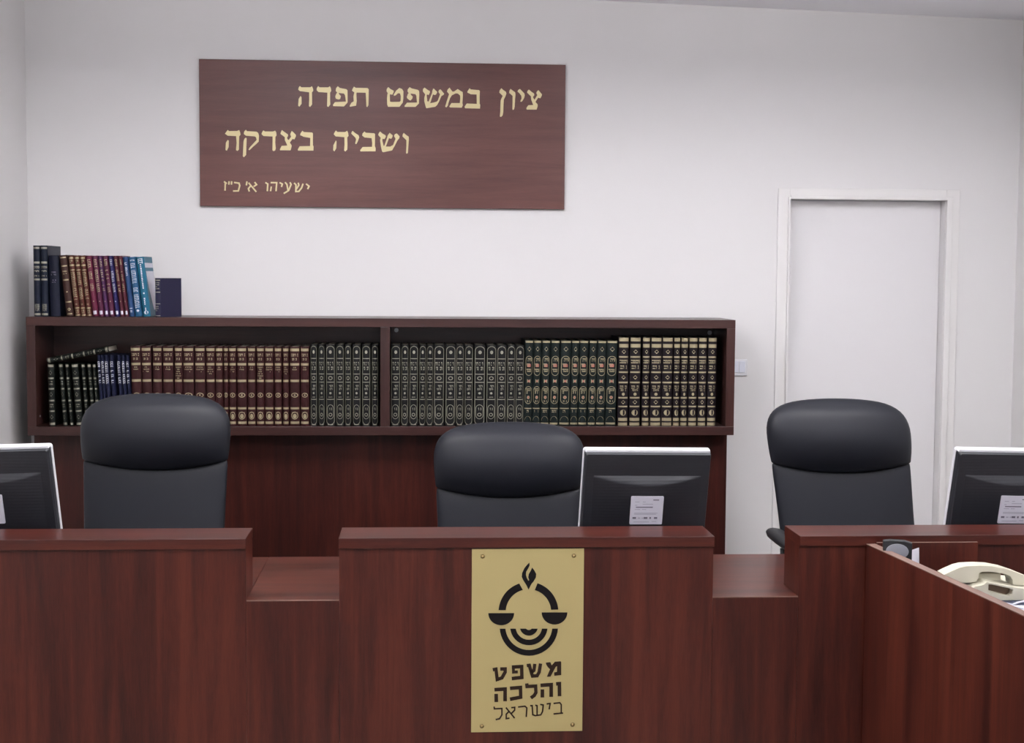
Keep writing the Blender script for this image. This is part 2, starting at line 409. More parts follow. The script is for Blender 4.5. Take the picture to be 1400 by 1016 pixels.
# ------------------------------------------------------------------ bookcase
YS = 6.43                                              # front of the shelf box
T = 0.039
sx0 = at(36.5, 515, YS).x; sx1 = at(1004.5, 515, YS).x
sz1 = (at(200, 434, YS).z + at(900, 437, YS).z) / 2
sz0 = (at(200, 596, YS).z + at(900, 594.7, YS).z) / 2
mid0 = at(520, 515, YS).x; mid1 = at(533, 515, YS).x
BY1 = YW - 0.03
bc = thing('bookcase', 'long dark mahogany bookcase against the white wall, two open bays over a closed base', 'bookcase', (0, 0, 0))
bm = new_bm(); add_box(bm, sx0, sx1, YS, BY1, sz1 - T, sz1); obj('top_board', bm, M['case_h'], bc, bevel=0.0015)
bm = new_bm(); add_box(bm, sx0, sx1, YS, BY1, sz0, sz0 + T); obj('shelf_board', bm, M['case_h'], bc, bevel=0.0015)
for a, b in ((sx0, sx0 + T), (sx1 - T, sx1)):
    bm = new_bm(); add_box(bm, a, b, YS + 0.001, BY1, sz0 + T, sz1 - T); obj('side_board', bm, M['case_v'], bc, bevel=0.0015)
bm = new_bm(); add_box(bm, mid0, mid1, YS + 0.001, BY1, sz0 + T, sz1 - T); obj('divider', bm, M['case_v'], bc, bevel=0.0015)
bm = new_bm(); add_box(bm, sx0 + T, sx1 - T, BY1 - 0.016, BY1, sz0 + T, sz1 - T); obj('back_panel', bm, M['case_h'], bc)
lx0 = at(48, 680, 6.58).x; lx1 = at(992.5, 680, 6.58).x
bm = new_bm(); add_box(bm, lx0, lx1, 6.58, BY1, 0.0, sz0); obj('base_panel', bm, M['case_base'], bc)
for a, b in ((541, 451.5), (981, 455), (52.5, 571)):
    p = at(a, b, YS + 0.14 if b < 500 else YS)
    bm = new_bm()
    if b < 500: add_lathe(bm, [(0.0, -0.006), (0.010, -0.006), (0.010, 0), (0, 0)], (p.x, BY1 - 0.016, at(a, b, BY1 - 0.02).z), 12, 'y')
    else: add_lathe(bm, [(0.0, -0.003), (0.005, -0.003), (0.005, 0), (0, 0)], (sx0 + T * 1.0 + 0.003, YS + 0.06, p.z), 12, 'x')
    obj('screw_cap', bm, M['cap'], bc)

# ------------------------------------------------------------------ books
ORD = ['first', 'second', 'third', 'fourth', 'fifth', 'sixth', 'seventh', 'eighth', 'ninth', 'tenth', 'eleventh', 'twelfth', 'thirteenth',
       'fourteenth', 'fifteenth', 'sixteenth', 'seventeenth', 'eighteenth', 'nineteenth', 'twentieth']
BULGE = 0.010
def spine_y(x): return BULGE * (2 * x) ** 2

def cover_bm(D, H, t=0.0035, wref=0.042, bulge=True):
    """unit-width cover: rounded spine and two boards as one wrapped sheet"""
    bm = new_bm()
    tx = t / wref
    n = 10
    sy = spine_y if bulge else (lambda x: 0.0)
    out = [(-0.5, D)] + [(x, sy(x)) for x in [-0.5 + i / n for i in range(n + 1)]] + [(0.5, D)]
    inn = [(0.5 - tx, D)] + [(0.5 - tx - i * (1 - 2 * tx) / n, sy(0.5 - i / n) + t) for i in range(n + 1)] + [(-0.5 + tx, D)]
    loop = out + inn
    m = len(loop)
    lo = [bm.verts.new((x, y, 0)) for x, y in loop]; hi = [bm.verts.new((x, y, H)) for x, y in loop]
    for i in range(m):
        j = (i + 1) % m
        bm.faces.new((lo[i], lo[j], hi[j], hi[i]))
    k = len(out)
    for i in range(k - 1):
        a, b, c, d = i, i + 1, m - 2 - i, m - 1 - i
        for q, rev in ((lo, True), (hi, False)):
            f = [q[a], q[b], q[c], q[d]]
            bm.faces.new(f[::-1] if rev else f)
    return bm

def pages_bm(D, H, wref=0.042):
    bm = new_bm(); tx = 0.0036 / wref
    add_box(bm, -0.5 + tx, 0.5 - tx, 0.012, D - 0.004, 0.003, H - 0.004)
    return bm

EPS = 0.0007
class Tool:
    """gilding on a unit-width spine of height H; f is measured down from the head"""
    def __init__(s, H, flat=False):
        s.bm = new_bm(); s.H = H; s.flat = flat
    def P(s, x, z): return (x, (0 if s.flat else spine_y(x)) - EPS, z)
    def quad(s, x0, x1, z0, z1):
        n = max(1, int(abs(x1 - x0) * 8))
        for i in range(n):
            a = x0 + (x1 - x0) * i / n; b = x0 + (x1 - x0) * (i + 1) / n
            s.bm.faces.new([s.bm.verts.new(s.P(*q)) for q in ((a, z0), (b, z0), (b, z1), (a, z1))])
    def band(s, f, h, x=0.455):
        z = s.H * (1 - f); s.quad(-x, x, z - h * s.H / 2, z + h * s.H / 2)
    def poly(s, pts):
        s.bm.faces.new([s.bm.verts.new(s.P(*q)) for q in pts])
    def diamond(s, f, rx, rz):
        z = s.H * (1 - f); s.poly([(-rx, z), (0, z - rz * s.H), (rx, z), (0, z + rz * s.H)])
    def dot(s, f, rx, rz, n=10):
        z = s.H * (1 - f); s.poly([(rx * math.cos(2 * PI * k / n), z + rz * s.H * math.sin(2 * PI * k / n)) for k in range(n)])
    def loop(s, pts, tx, tz, closed=True):
        cx = sum(p[0] for p in pts) / len(pts); cz = sum(p[1] for p in pts) / len(pts)
        inn = []
        zs = [p[1] for p in pts]; xs = [p[0] for p in pts]
        kx = 1 - tx / max(1e-6, (max(xs) - min(xs)) / 2); kz = 1 - tz / max(1e-6, (max(zs) - min(zs)) / 2)
        for p in pts: inn.append((cx + (p[0] - cx) * kx, cz + (p[1] - cz) * kz))
        m = len(pts)
        for i in range(m if closed else m - 1):
            j = (i + 1) % m
            s.poly([pts[i], pts[j], inn[j], inn[i]])
    def ring(s, f, rx, rz, t=0.07, n=16):
        z = s.H * (1 - f)
        s.loop([(rx * math.cos(2 * PI * k / n), z + rz * s.H * math.sin(2 * PI * k / n)) for k in range(n)], t, t * 0.04)
    def capsule(s, f0, f1, rx, t=0.05):
        z1, z0 = s.H * (1 - f0), s.H * (1 - f1); r = 0.018
        pts = [(rx * math.cos(a), z1 - r + r * math.sin(a)) for a in [PI * k / 10 for k in range(11)]]
        pts += [(-rx * math.cos(a), z0 + r - r * math.sin(a)) for a in [PI * k / 10 for k in range(11)]]
        m = len(pts)
        # split the long sides so that they follow the round of the spine
        s.loop(pts, t, t * 0.042)
    def text(s, f, h, x=0.32, seed=0, dens=0.78):
        rnd = random.Random(seed); z = s.H * (1 - f); c = -x
        while c < x - 0.03:
            g = 0.06 + 0.09 * rnd.random()
            if rnd.random() < dens:
                k = rnd.random()
                zz0, zz1 = z - h * s.H / 2, z + h * s.H / 2
                e = min(c + g, x)
                s.quad(c, e, zz1 - (zz1 - zz0) * 0.35, zz1)
                if k < 0.7: s.quad(e - 0.035, e, zz0, zz1)
                if k > 0.4: s.quad(c, e, zz0, zz0 + (zz1 - zz0) * 0.3)
            c += g + 0.025
    def vtext(s, f0, f1, x=0.2, seed=0, gaps=()):
        rnd = random.Random(seed); f = f0
        while f < f1:
            h = 0.012 + 0.016 * rnd.random()
            if rnd.random() < 0.88:
                z = s.H * (1 - f); hh = h * s.H
                k = rnd.random()
                s.quad(-x, -x + 0.12, z - hh, z)
                s.quad(-x, x, z - hh * 0.4, z)
                if k > 0.5: s.quad(x - 0.1, x, z - hh, z)
            f += h + 0.008

def tool_maroon(H, var):
    t = Tool(H)
    for f, h in ((.040, .034), (.223, .030), (.430, .030), (.777, .026), (.958, .030)): t.band(f, h)
    t.text(.105, .032, .36, 11); t.text(.158, .026, .24, 12)
    for i in range((2, 4, 3, 6, 2, 3)[var]): t.text(.262 + .027 * i, .013, (.16, .24, .3, .36)[(i + var) % 4], 20 + i + var * 7, .9)
    t.ring(.61, .36, .030, .09); t.dot(.61, .10, .010)
    t.ring(.868, .36, .050, .08); t.dot(.875, .2, .03); t.text(.83, .01, .3, 5)
    return t.bm
def tool_arch(H, var):
    t = Tool(H)
    t.capsule(.015, .985, .46, .055)
    for f in (.170, .360, .460, .672): t.band(f, .009, .43)
    t.dot(.09, .16, .022)
    t.text(.232, .042, .38, 3); t.text(.290, .042, .30, 4)
    t.ring(.41, .24, .024, .08); t.text(.508, .026, .26, 6); t.text(.545, .022, .22, 16 + var)
    t.dot(.595, .13, .014); t.text(.645, .012, .2, 7)
    t.capsule(.735, .915, .36, .05); t.text(.79, .03, .22, 8); t.ring(.86, .2, .022, .07)
    t.quad(-.3, .3, H * .012, H * .022)
    return t.bm
def tool_oval(H, var):
    t = Tool(H)
    t.band(.016, .022); t.diamond(.10, .22, .028)
    t.capsule(.18, .412, .42, .05)
    for i in range(3): t.text(.225 + .062 * i, .036, .30, 40 + i)
    for q in (-.2, .2): t.poly([(q, H * (1 - .45)), (q * .4, H * (1 - .475)), (q, H * (1 - .50))])
    t.poly([(-.2, H * .545), (0, H * .53), (.2, H * .545)]); t.poly([(-.2, H * .505), (0, H * .52), (.2, H * .505)])
    t.capsule(.535, .742, .42, .05); t.text(.575, .03, .3, 51); t.text(.608, .024, .24, 52 + var); t.dot(.665, .17, .020); t.text(.71, .02, .18, 54)
    t.band(.795, .011, .44); t.text(.828, .028, .26, 55 + var)
    n = 12; z = H * (1 - .94)
    t.poly([(.4 * math.cos(PI * k / n), z + .055 * H * math.sin(PI * k / n)) for k in range(n + 1)])
    t.band(.972, .022)
    return t.bm
def tool_oval_red(H, var):
    t = Tool(H); t.dot(.665, .11, .014); t.quad(-.2, .2, H * (1 - .31), H * (1 - .275)); t.dot(.475, .10, .014)
    return t.bm
def tool_banded(H, var):
    t = Tool(H)
    for f, h in ((.024, .040), (.094, .040), (.220, .018), (.392, .018), (.508, .018), (.681, .018), (.780, .016), (.926, .034), (.979, .034)): t.band(f, h)
    for f in (.161, .450, .730): t.diamond(f, .20, .024)
    t.text(.272, .040, .40, 61); t.text(.335, .040, .34, 62)
    t.text(.560, .034, .34, 63); t.text(.595, .02, .26, 64 + var); t.dot(.640, .15, .018)
    t.dot(.849, .30, .034)
    return t.bm
def tool_black(H, var):
    t = Tool(H)
    for f, h in ((.03, .040), (.23, .026), (.40, .024), (.59, .024), (.76, .022), (.965, .036)): t.band(f, h)
    for f in (.14, .49, .855): t.diamond(f, .24, .034)
    t.text(.285, .018, .3, 71); t.text(.325, .018, .34, 72); t.text(.655, .018, .3, 73); t.text(.69, .016, .3, 74 + var)
    return t.bm
def tool_issue(H, var):
    t = Tool(H, True); t.vtext(.09, .24, .32, 80 + var); t.vtext(.27, .385, .32, 90 + var)
    return t.bm
def tool_tall(H, var):
    t = Tool(H)
    for f, h in ((.035, .026), (.240, .028), (.478, .026), (.968, .030)): t.band(f, h)
    t.text(.305, .03, .42, 101); t.text(.360, .024, .40, 102); t.text(.43, .022, .34, 103)
    for i in range(4): t.text(.835 + .026 * i, .02, .34, 104 + i, .95)
    return t.bm
def tool_plain(H, var):
    t = Tool(H); t.text(.275, .02, .22, 111); t.text(.315, .02, .28, 112); t.text(.405, .018, .22, 113); t.text(.44, .014, .2, 114)
    return t.bm
def tool_brown(H, var):
    t = Tool(H)
    for f, h in ((.04, .02), (.178, .018), (.405, .024), (.765, .02)): t.band(f, h, .40)
    t.text(.265, .02, .3, 121); t.text(.305, .016, .3, 122); t.dot(.60, .12, .012); t.ring(.885, .22, .022, .08); t.band(.96, .02, .34)
    return t.bm
def tool_ornate(H, var):
    t = Tool(H)
    for f, h in ((.04, .030), (.16, .028), (.237, .016), (.862, .022), (.978, .024)): t.band(f, h)
    t.text(.085, .026, .3, 131); t.text(.115, .02, .3, 132)
    t.vtext(.27, .72, .32, 133 + var); t.text(.80, .02, .2, 134); t.text(.905, .028, .3, 135); t.text(.94, .02, .3, 136)
    return t.bm
def tool_reader(H, var):
    t = Tool(H); t.vtext(.06, .18, .26, 140 + var); t.vtext(.23, .42, .26, 150 + var); t.vtext(.46, .585, .26, 160 + var); t.dot(.75, .1, .010)
    return t.bm
def tool_reader_mark(H, var):
    t = Tool(H); t.quad(-.28, .28, H * .035, H * .095)
    return t.bm
def tool_teal(H, var):
    t = Tool(H)
    if var == 0: t.vtext(.06, .32, .2, 170); t.band(.86, .012, .3); t.text(.91, .03, .2, 171)
    elif var == 1: t.vtext(.05, .84, .32, 172); t.dot(.90, .2, .02)
    else: t.vtext(.12, .80, .09, 174); t.vtext(.03, .09, .3, 175); t.dot(.93, .30, .030); t.quad(-.06, .06, H * .09, H * .15)
    return t.bm
def tool_small(H, var):
    t = Tool(H)
    for f, h in ((.055, .022), (.36, .022), (.66, .016), (.965, .02)): t.band(f, h, .45)
    for i, f in enumerate((.12, .17, .22, .27)): t.text(f, .026, .36, 181 + i, .95)
    for i, f in enumerate((.73, .78, .83)): t.text(f, .03, .26, 191 + i, .95)
    return t.bm

def book_proto(covermat, toolfns, D, H, var=0, flat=False):
    """meshes for one kind of book"""
    parts = []
    def me(name, bm, m, rec=True):
        if rec: bmesh.ops.recalc_face_normals(bm, faces=bm.faces)
        d = bpy.data.meshes.new(name); bm.to_mesh(d); bm.free(); d.materials.append(m); return (name, d)
    parts.append(me('cover', cover_bm(D, H, bulge=not flat), covermat))
    parts.append(me('pages', pages_bm(D, H), M['pages']))
    for nm, fn, m in toolfns: parts.append(me(nm, fn(H, var), m, False))
    return parts

def place_book(parts, label, group, X, Y, Z, width, lean=0.0, yaw=0.0, name='book'):
    r = thing(name, label, 'book', (X, Y, Z + abs(math.sin(lean)) * width / 2), (0, lean, yaw), group)
    r.scale = (width, 1, 1)
    for nm, d in parts:
        o = bpy.data.objects.new(nm, d); COL.objects.link(o); o.parent = r
    return r

def cmat(name, c, rough=0.42): return mat_plain(name, c, rough, spec=0.24, bump=(300, 0.15, 0.0008))
MC = dict(maroon=cmat('maroon_cloth', (0.034, 0.008, 0.009)), arch=cmat('black_green_leather', (0.007, 0.007, 0.008)),
          oval=cmat('dark_green_leather', (0.006, 0.011, 0.011)), band=cmat('black_leather_cloth', (0.010, 0.006, 0.009)),
          black=cmat('black_cloth', (0.006, 0.008, 0.007)), issue=cmat('navy_card', (0.012, 0.014, 0.040)),
          tall=cmat('navy_cloth', (0.007, 0.011, 0.025)), plain=cmat('dark_navy_cloth', (0.005, 0.007, 0.020)),
          brown=cmat('brown_cloth', (0.045, 0.018, 0.014)), ornate=cmat('chestnut_cloth', (0.085, 0.022, 0.016)),
          magenta=cmat('crimson_cloth', (0.115, 0.014, 0.040)), plum=cmat('plum_cloth', (0.085, 0.016, 0.045)),
          violet=cmat('violet_cloth', (0.070, 0.022, 0.075)), indigo=cmat('indigo_cloth', (0.024, 0.019, 0.095)),
          wine=cmat('wine_cloth', (0.085, 0.018, 0.030)), blue=cmat('blue_card', (0.020, 0.055, 0.145)),
          azure=cmat('azure_card', (0.018, 0.090, 0.19)), teal=cmat('teal_card', (0.013, 0.115, 0.19)), small=cmat('ink_blue_cloth', (0.016, 0.014, 0.042)))
YK = YS + 0.022                                        # spines stand just behind the front edge
ZS = sz0 + T

def row(ranges, ytop, ybot, kind, mats, tools, D, labelfn, group, nvar=1, lean=0.0, Y=YK, Z=ZS, top_at_px=True, nm='book'):
    xm = (ranges[0][0] + ranges[-1][1]) / 2
    H = at(xm, ytop, Y).z - Z
    protos = [book_proto(mats, tools, D, H, v) for v in range(nvar)]
    out = []
    lean0 = lean
    for i, (a, b) in enumerate(ranges):
        lean = lean0[min(i, len(lean0) - 1)] if isinstance(lean0, tuple) else lean0
        xa, xb = at(a, ytop, Y).x, at(b, ytop, Y).x
        wd = (xb - xa) * 0.985
        X = (xa + xb) / 2 - math.sin(lean) * H
        out.append(place_book(protos[(i * 5 + i // 3) % nvar], labelfn(i, len(ranges)), group, X, Y + random.uniform(0, .003), Z + 0.0006, wd, lean, 0, nm))
    return out

maroon = [(177.5,191.4),(192.2,205.6),(208,220.7),(221.9,236.4),(237.7,248.6),(249.4,264.5),(265.7,279.9),(280.9,293.4),(294,304.3),(304.8,311.8),(312.5,322.5),(323.4,336.9),(337.8,349),(350,360.9),(361.4,373.7),(374.6,384.8),(386,394.7),(395.7,409.4),(410.5,422.3)]
row(maroon, 474, 581.5, 'maroon', MC['maroon'], [('gilding', tool_maroon, M['gilt'])], 0.26,
    lambda i, n: f'maroon gold-ringed book, {ORD[i]} from left in the maroon set', 'maroon set in the left bay', 6, lean=(-0.022, -0.018, 0.0))
archL = [(424,433.3),(435,443.7),(445.3,457.9),(459,470),(471.3,480),(481.8,493),(494.7,506.4),(508,517)]
row(archL, 471.5, 580.5, 'arch', MC['arch'], [('gilding', tool_arch, M['giltpale'])], 0.26,
    lambda i, n: f'black book with arched pale gilt border, {ORD[i]} of eight left of the shelf divider', 'arched-border black set, left bay', 3)
archR = [(534.7,547.6),(548.8,558.8),(560,572),(573.5,582.8),(583.6,592.8),(593.6,607.9),(609.5,623.4),(624,634.6),(635.8,647.2),(648.9,664),(665.6,679),(680,692.7),(694,705),(705.8,717)]
row(archR, 472, 580.5, 'arch', MC['arch'], [('gilding', tool_arch, M['giltpale'])], 0.26,
    lambda i, n: f'black book with arched pale gilt border, {ORD[i]} to the right of the shelf divider', 'arched-border black set, right bay', 3, lean=0.006)
oval = [(718.4,729.8),(730.1,741),(741.5,753.2),(753.9,766.1),(767,781.5),(782,792.9),(793.2,805.4),(806.3,817.2),(817.7,829.7),(830.5,845)]
row(oval, 466, 584, 'oval', MC['oval'], [('gilding', tool_oval, M['gilt']), ('red_tooling', tool_oval_red, M['giltred'])], 0.27,
    lambda i, n: f'dark green book with gilt oval panels, {ORD[i]} from left of its kind', 'oval-panel green set in the right bay', 3, lean=0.016)
band = [(846.4,860.4),(862,877),(879.3,889.7),(890.7,905.6),(906.4,921),(922,931),(932,942),(943,955),(956,967.5),(969,981)]
row(band, 461.8, 581.4, 'band', MC['band'], [('gilding', tool_banded, M['gilt'])], 0.27,
    lambda i, n: f'tall gold-banded black book, {ORD[i]} of ten at the right shelf end', 'gold-banded tall black set', 3, lean=0.004)
black = [(64.2,72.8),(79,84.8),(88,93),(96.7,106),(109.7,115.2),(118,123.6),(125.2,130)]
bH = None
row(black[:1], 498, 581, 'black', MC['black'], [('gilding', tool_black, M['giltpale'])], 0.20,
    lambda i, n: 'upright black gilt book standing apart at the far left of the lower shelf', 'black gilt set at the left shelf end', 1, lean=-0.012)
row(black[1:], 498, 581, 'black', MC['black'], [('gilding', tool_black, M['giltpale'])], 0.20,
    lambda i, n: f'black gilt book leaning left, {ORD[i]} of six beside the navy journals', 'black gilt set at the left shelf end', 2, lean=-0.066)
issue = [(132,136.6),(137,141.6),(142,147.4),(149,154.6),(158.9,163.9),(165.2,170),(171,175.6)]
row(issue, 486, 581, 'issue', MC['issue'], [('title', tool_issue, M['whitefoil'])], 0.20,
    lambda i, n: f'navy journal with white spine title, {ORD[i]} from left beside the maroon set', 'navy journals in the left bay', 4, lean=-0.045)

# the black book lying across the leaning ones
pa = at(64, 493.5, YK + .012); pb = at(148, 477.5, YK + .012)
L = (pb - pa).length
r = thing('book', 'black gilt book lying slanted across the tops of the leaning black books', 'book', pa, (0, 0, 0), 'black gilt set at the left shelf end')
ang = math.atan2(pb.z - pa.z, pb.x - pa.x)
r.rotation_euler = (0, PI / 2 - ang, 0)
wd = 0.024
r.scale = (wd, 1, 1)
for nm, d in book_proto(MC['black'], [('gilding', tool_black, M['giltpale'])], 0.20, L, 0):
    o = bpy.data.objects.new(nm, d); COL.objects.link(o); o.parent = r

# books on top of the bookcase
YT = YS + 0.03
ZT = sz1
def top_book(a, b, ytop, key, tools, D, label, lean=0.0, var=0, yaw=0.0, group='books on top of the bookcase'):
    H = at((a + b) / 2, ytop, YT).z - ZT
    xa, xb = at(a, ytop, YT).x, at(b, ytop, YT).x
    X = (xa + xb) / 2 - math.sin(lean) * H
    wd = (xb - xa) * 0.985
    pr = book_proto(MC[key], tools, D, H / math.cos(lean), var)
    return place_book(pr, label, group, X, YT, ZT + 0.0006, wd, lean, yaw)
G = M['gilt']
top_book(44.5, 53.9, 335.8, 'tall', [('gilding', tool_tall, M['giltpale'])], 0.24, 'tallest navy gold-banded book at the left end atop the bookcase')
top_book(54.4, 64.2, 335.8, 'tall', [('gilding', tool_tall, M['giltpale'])], 0.24, 'tall navy gold-banded book, second from left atop the bookcase')
top_book(65.5, 79.0, 349.5, 'plain', [('title', tool_plain, M['print'])], 0.21, 'plain dark navy book beside the two tall banded ones atop the bookcase', -0.02)
ln = -0.105
top_book(80.5, 90.5, 349.5, 'brown', [('gilding', tool_brown, G)], 0.20, 'dark brown leaning book between the navy and gold-lettered books', ln)
for i, (a, b) in enumerate(((92.3, 100), (100.6, 107.7), (108.4, 115.6))):
    top_book(a, b, 350, 'ornate', [('gilding', tool_ornate, G)], 0.19, f'chestnut book covered in gold lettering, {ORD[i]} of three atop the bookcase', ln, i)
for i, (a, b, k, d) in enumerate(((116.5, 124.6, 'magenta', 'crimson'), (125.2, 132.6, 'plum', 'plum'), (133.2, 139.2, 'violet', 'dark violet'), (139.8, 146.8, 'plum', 'plum'),
                                  (147.6, 153.7, 'indigo', 'indigo'), (154.4, 160.3, 'wine', 'wine red'), (160.9, 166.2, 'wine', 'wine red'))):
    top_book(a, b, 350.3, k, [('title', tool_reader, M['whitefoil'] if k == 'indigo' else G), ('publisher_mark', tool_reader_mark, M['whitefoil'])], 0.19,
             f'slim {d} leaning book, {ORD[i]} in the red and purple row atop the bookcase', ln, i)
top_book(167.2, 174.2, 352, 'blue', [('title', tool_teal, M['whitefoil'])], 0.19, 'slim blue leaning book just right of the purple row atop the bookcase', ln, 0)
top_book(175.2, 184.6, 352, 'azure', [('title', tool_teal, M['whitefoil'])], 0.20, 'azure leaning book with large white spine title atop the bookcase', ln, 1)
tb = top_book(185.6, 196.2, 352, 'teal', [('title', tool_teal, M['whitefoil'])], 0.20, 'teal leaning book with pale picture cover, last of the leaning row', ln, 2)
Ht = at(190, 352, YT).z - ZT
bm = new_bm()
for q in ([(0.503, .010, Ht * .90), (0.503, .198, Ht * .90), (0.503, .198, Ht * .82), (0.503, .010, Ht * .82)],
          [(0.503, .020, Ht * .76), (0.503, .198, Ht * .76), (0.503, .198, Ht * .10), (0.503, .11, Ht * .10), (0.503, .05, Ht * .45)]):
    bm.faces.new([bm.verts.new(p) for p in q])
obj('cover_picture', bm, M['whitefoil'], tb)
# small dark blue book, turned so its board shows
pS = at(208.5, 432, YT); Hs = at(220, 380.5, YT).z - ZT
sb = place_book(book_proto(MC['small'], [('gilding', tool_small, M['giltpale'])], 0.135, Hs, 0),
                'small ink-blue book standing turned at the right end atop the bookcase', 'books on top of the bookcase', pS.x + 0.019, YT - 0.005, ZT + 0.0006, 0.034, 0, -0.62)

# ------------------------------------------------------------------ judges' bench
YF = 4.20                                              # front face
capz = (at(200, 736.8, YF - .01).z + at(700, 735.5, YF - .01).z + at(1250, 732.3, YF - .01).z) / 3
deskz = (at(400, 822, YF).z + at(1030, 814.3, YF).z) / 2
CT = 0.030
CD = 0.172
xe = [at(336.5, 780, YF).x, at(463.3, 780, YF).x, at(975.3, 780, YF).x, at(1091.5, 780, YF).x]
BL, BR = XL + 0.28, XR - 0.30
def bench_section(x0, x1, label, inset=0.0):
    t = thing('bench_counter', label, 'court bench', ((x0 + x1) / 2, YF, 0), group='raised counters of the judges bench')
    a, b = x0 - (x0 + x1) / 2, x1 - (x0 + x1) / 2
    bm = new_bm(); add_box(bm, a, b, -0.012, CD, capz - CT, capz); obj('ledge', bm, M['wood_h'], t, bevel=0.0012)
    bm = new_bm(); add_box(bm, a + .001, b - .001, 0.0, 0.025, 0.0, capz - CT); obj('front_panel', bm, M['wood_v'], t)
    for q in (a + .001, b - .026):
        bm = new_bm(); add_box(bm, q, q + 0.025, 0.025, CD - .002, 0.0, capz - CT); obj('end_panel', bm, M['wood_v'], t)
    bm = new_bm(); add_box(bm, a + .026, b - .026, CD - .022, CD - .002, 0.0, capz - CT); obj('rear_panel', bm, M['wood_v'], t)
    bm = new_bm(); add_box(bm, a + .002 + inset, b - .002, CD - .001, 0.65, deskz - 0.028, deskz); obj('desktop', bm, M['wood_h'], t, bevel=0.001)
    for q in (a + .03 + inset, b - .055):
        bm = new_bm(); add_box(bm, q, q + 0.025, CD + .05, 0.62, 0.0, deskz - 0.028); obj('desk_leg', bm, M['wood_v'], t)
    return t
bench_section(BL, xe[0], 'raised mahogany counter in front of the left chair, with desktop behind')
bench_section(xe[1], xe[2], 'raised mahogany counter in the centre, carrying the brass plate')
bench_section(xe[3], BR, 'raised mahogany counter in front of the right chair, beside the clerk partition', 0.16)
def bench_link(x0, x1, label, extra=0.0):
    t = thing('bench_link', label, 'court bench', ((x0 + x1) / 2, YF, 0), group='low links of the judges bench')
    a, b = x0 - (x0 + x1) / 2 - .0004, x1 - (x0 + x1) / 2 + .0004
    bm = new_bm(); add_box(bm, a, b, 0.003, CD, deskz - 0.028, deskz); add_box(bm, a, b + extra, CD, 0.65, deskz - 0.028, deskz)
    obj('link_top', bm, M['wood_h'], t)
    bm = new_bm(); add_box(bm, a, b, 0.000, 0.003, deskz - 0.0032, deskz); obj('edge_band', bm, M['edge'], t)
    bm = new_bm(); add_box(bm, a, b, 0.000, 0.003, deskz - 0.028, deskz - 0.0032); add_box(bm, a, b, 0.000, 0.025, 0.0, deskz - 0.028); obj('front_panel', bm, M['wood_v'], t)
    return t
bench_link(xe[0], xe[1], 'low mahogany link with flat top between left and centre counters')
bench_link(xe[2], xe[3], 'low mahogany link with flat top between centre and right counters', 0.158)

# ------------------------------------------------------------------ brass plate on the bench
YQ = YF - 0.004
c4 = [at(644.8, 750.5, YQ), at(798.8, 750.2, YQ), at(796, 999.3, YQ), at(644.4, 1001.8, YQ)]
qx0, qx1 = (c4[0].x + c4[3].x) / 2, (c4[1].x + c4[2].x) / 2
qz1, qz0 = min((c4[0].z + c4[1].z) / 2, capz - CT - .001), (c4[2].z + c4[3].z) / 2
sg = thing('brass_plate', 'upright brass plate with black scales-and-flame emblem screwed to the centre counter', 'sign', ((qx0 + qx1) / 2, YF, (qz0 + qz1) / 2))
qx, qz = (qx1 - qx0) / 2, (qz1 - qz0) / 2
bm = new_bm(); add_box(bm, -qx, qx, -0.004, 0, -qz, qz); obj('plate', bm, M['brass'], sg, bevel=0.0008)
def plate_uv(p):
    v_ = (p[1] - 750.3) / 250.3
    l = 644.8 - 0.4 * v_; r_ = 798.8 - 2.8 * v_
    u = (p[0] - l) / (r_ - l)
    top = 750.5 - 0.3 * u; bot = 1001.8 - 2.5 * u
    return (-qx + 2 * qx * u, qz - 2 * qz * (p[1] - top) / (bot - top))
def plate_prisms(name, polys, mat):
    bm = new_bm()
    for pts in polys: add_prism(bm, [plate_uv(p) for p in pts], -0.0038, -0.0052, lambda p, d: (p[0], d, p[1]))
    return obj(name, bm, mat, sg)
S1 = crop((660, 760), 11.667); S2 = crop((660, 825), 11.667); S3 = crop((665, 895), 12.727); S4 = crop((665, 930), 12.727)
flame = [(740,105),(745,150),(720,200),(690,250),(685,300),(700,350),(725,395),(738,385),(722,340),(730,290),(765,230),(785,185),(820,230),(850,285),(845,340),(810,400),(770,450),(728,535),(690,460),(640,380),(618,330),(625,270),(660,195),(700,145)]
def arc(cx, cy, r, a0, a1, n=18): return [(cx + r * math.cos(math.radians(a0 + (a1 - a0) * k / n)), cy - r * math.sin(math.radians(a0 + (a1 - a0) * k / n))) for k in range(n + 1)]
em = [[S1(p) for p in flame],
      [S1(p) for p in arc(727, 892, 478, 176, 108) + arc(727, 892, 364, 104.5, 175)],
      [S1(p) for p in arc(727, 890, 478, 72.5, 4.5) + arc(727, 890, 362, 5.5, 74)]]
for cx, cy in ((292, 149), (1143, 139)):
    em.append([S2((cx + 206 * math.cos(PI * k / 20), cy + 193 * math.sin(PI * k / 20))) for k in range(21)])
def lower(ro, ri, cx=733, cy=362, cut=35):
    ao = math.degrees(math.asin(cut / ro)); ai = math.degrees(math.asin(min(1, cut / ri)))
    return [S2(p) for p in arc(cx, cy, ro, -ao, -180 + ao, 26) + arc(cx, cy, ri, -180 + ai, -ai, 26)]
em += [lower(466, 375), lower(299, 212), lower(145, 57)]
plate_prisms('emblem', em, M['ink'])
bold = [[S3(p) for p in [(1030,135),(1110,125),(1135,180),(1190,118),(1290,110),(1300,125),(1300,350),(1180,362),(1175,305),(1225,295),(1228,195),(1205,205),(1115,375),(1050,380),(1105,250),(1065,210),(1040,170)]]]
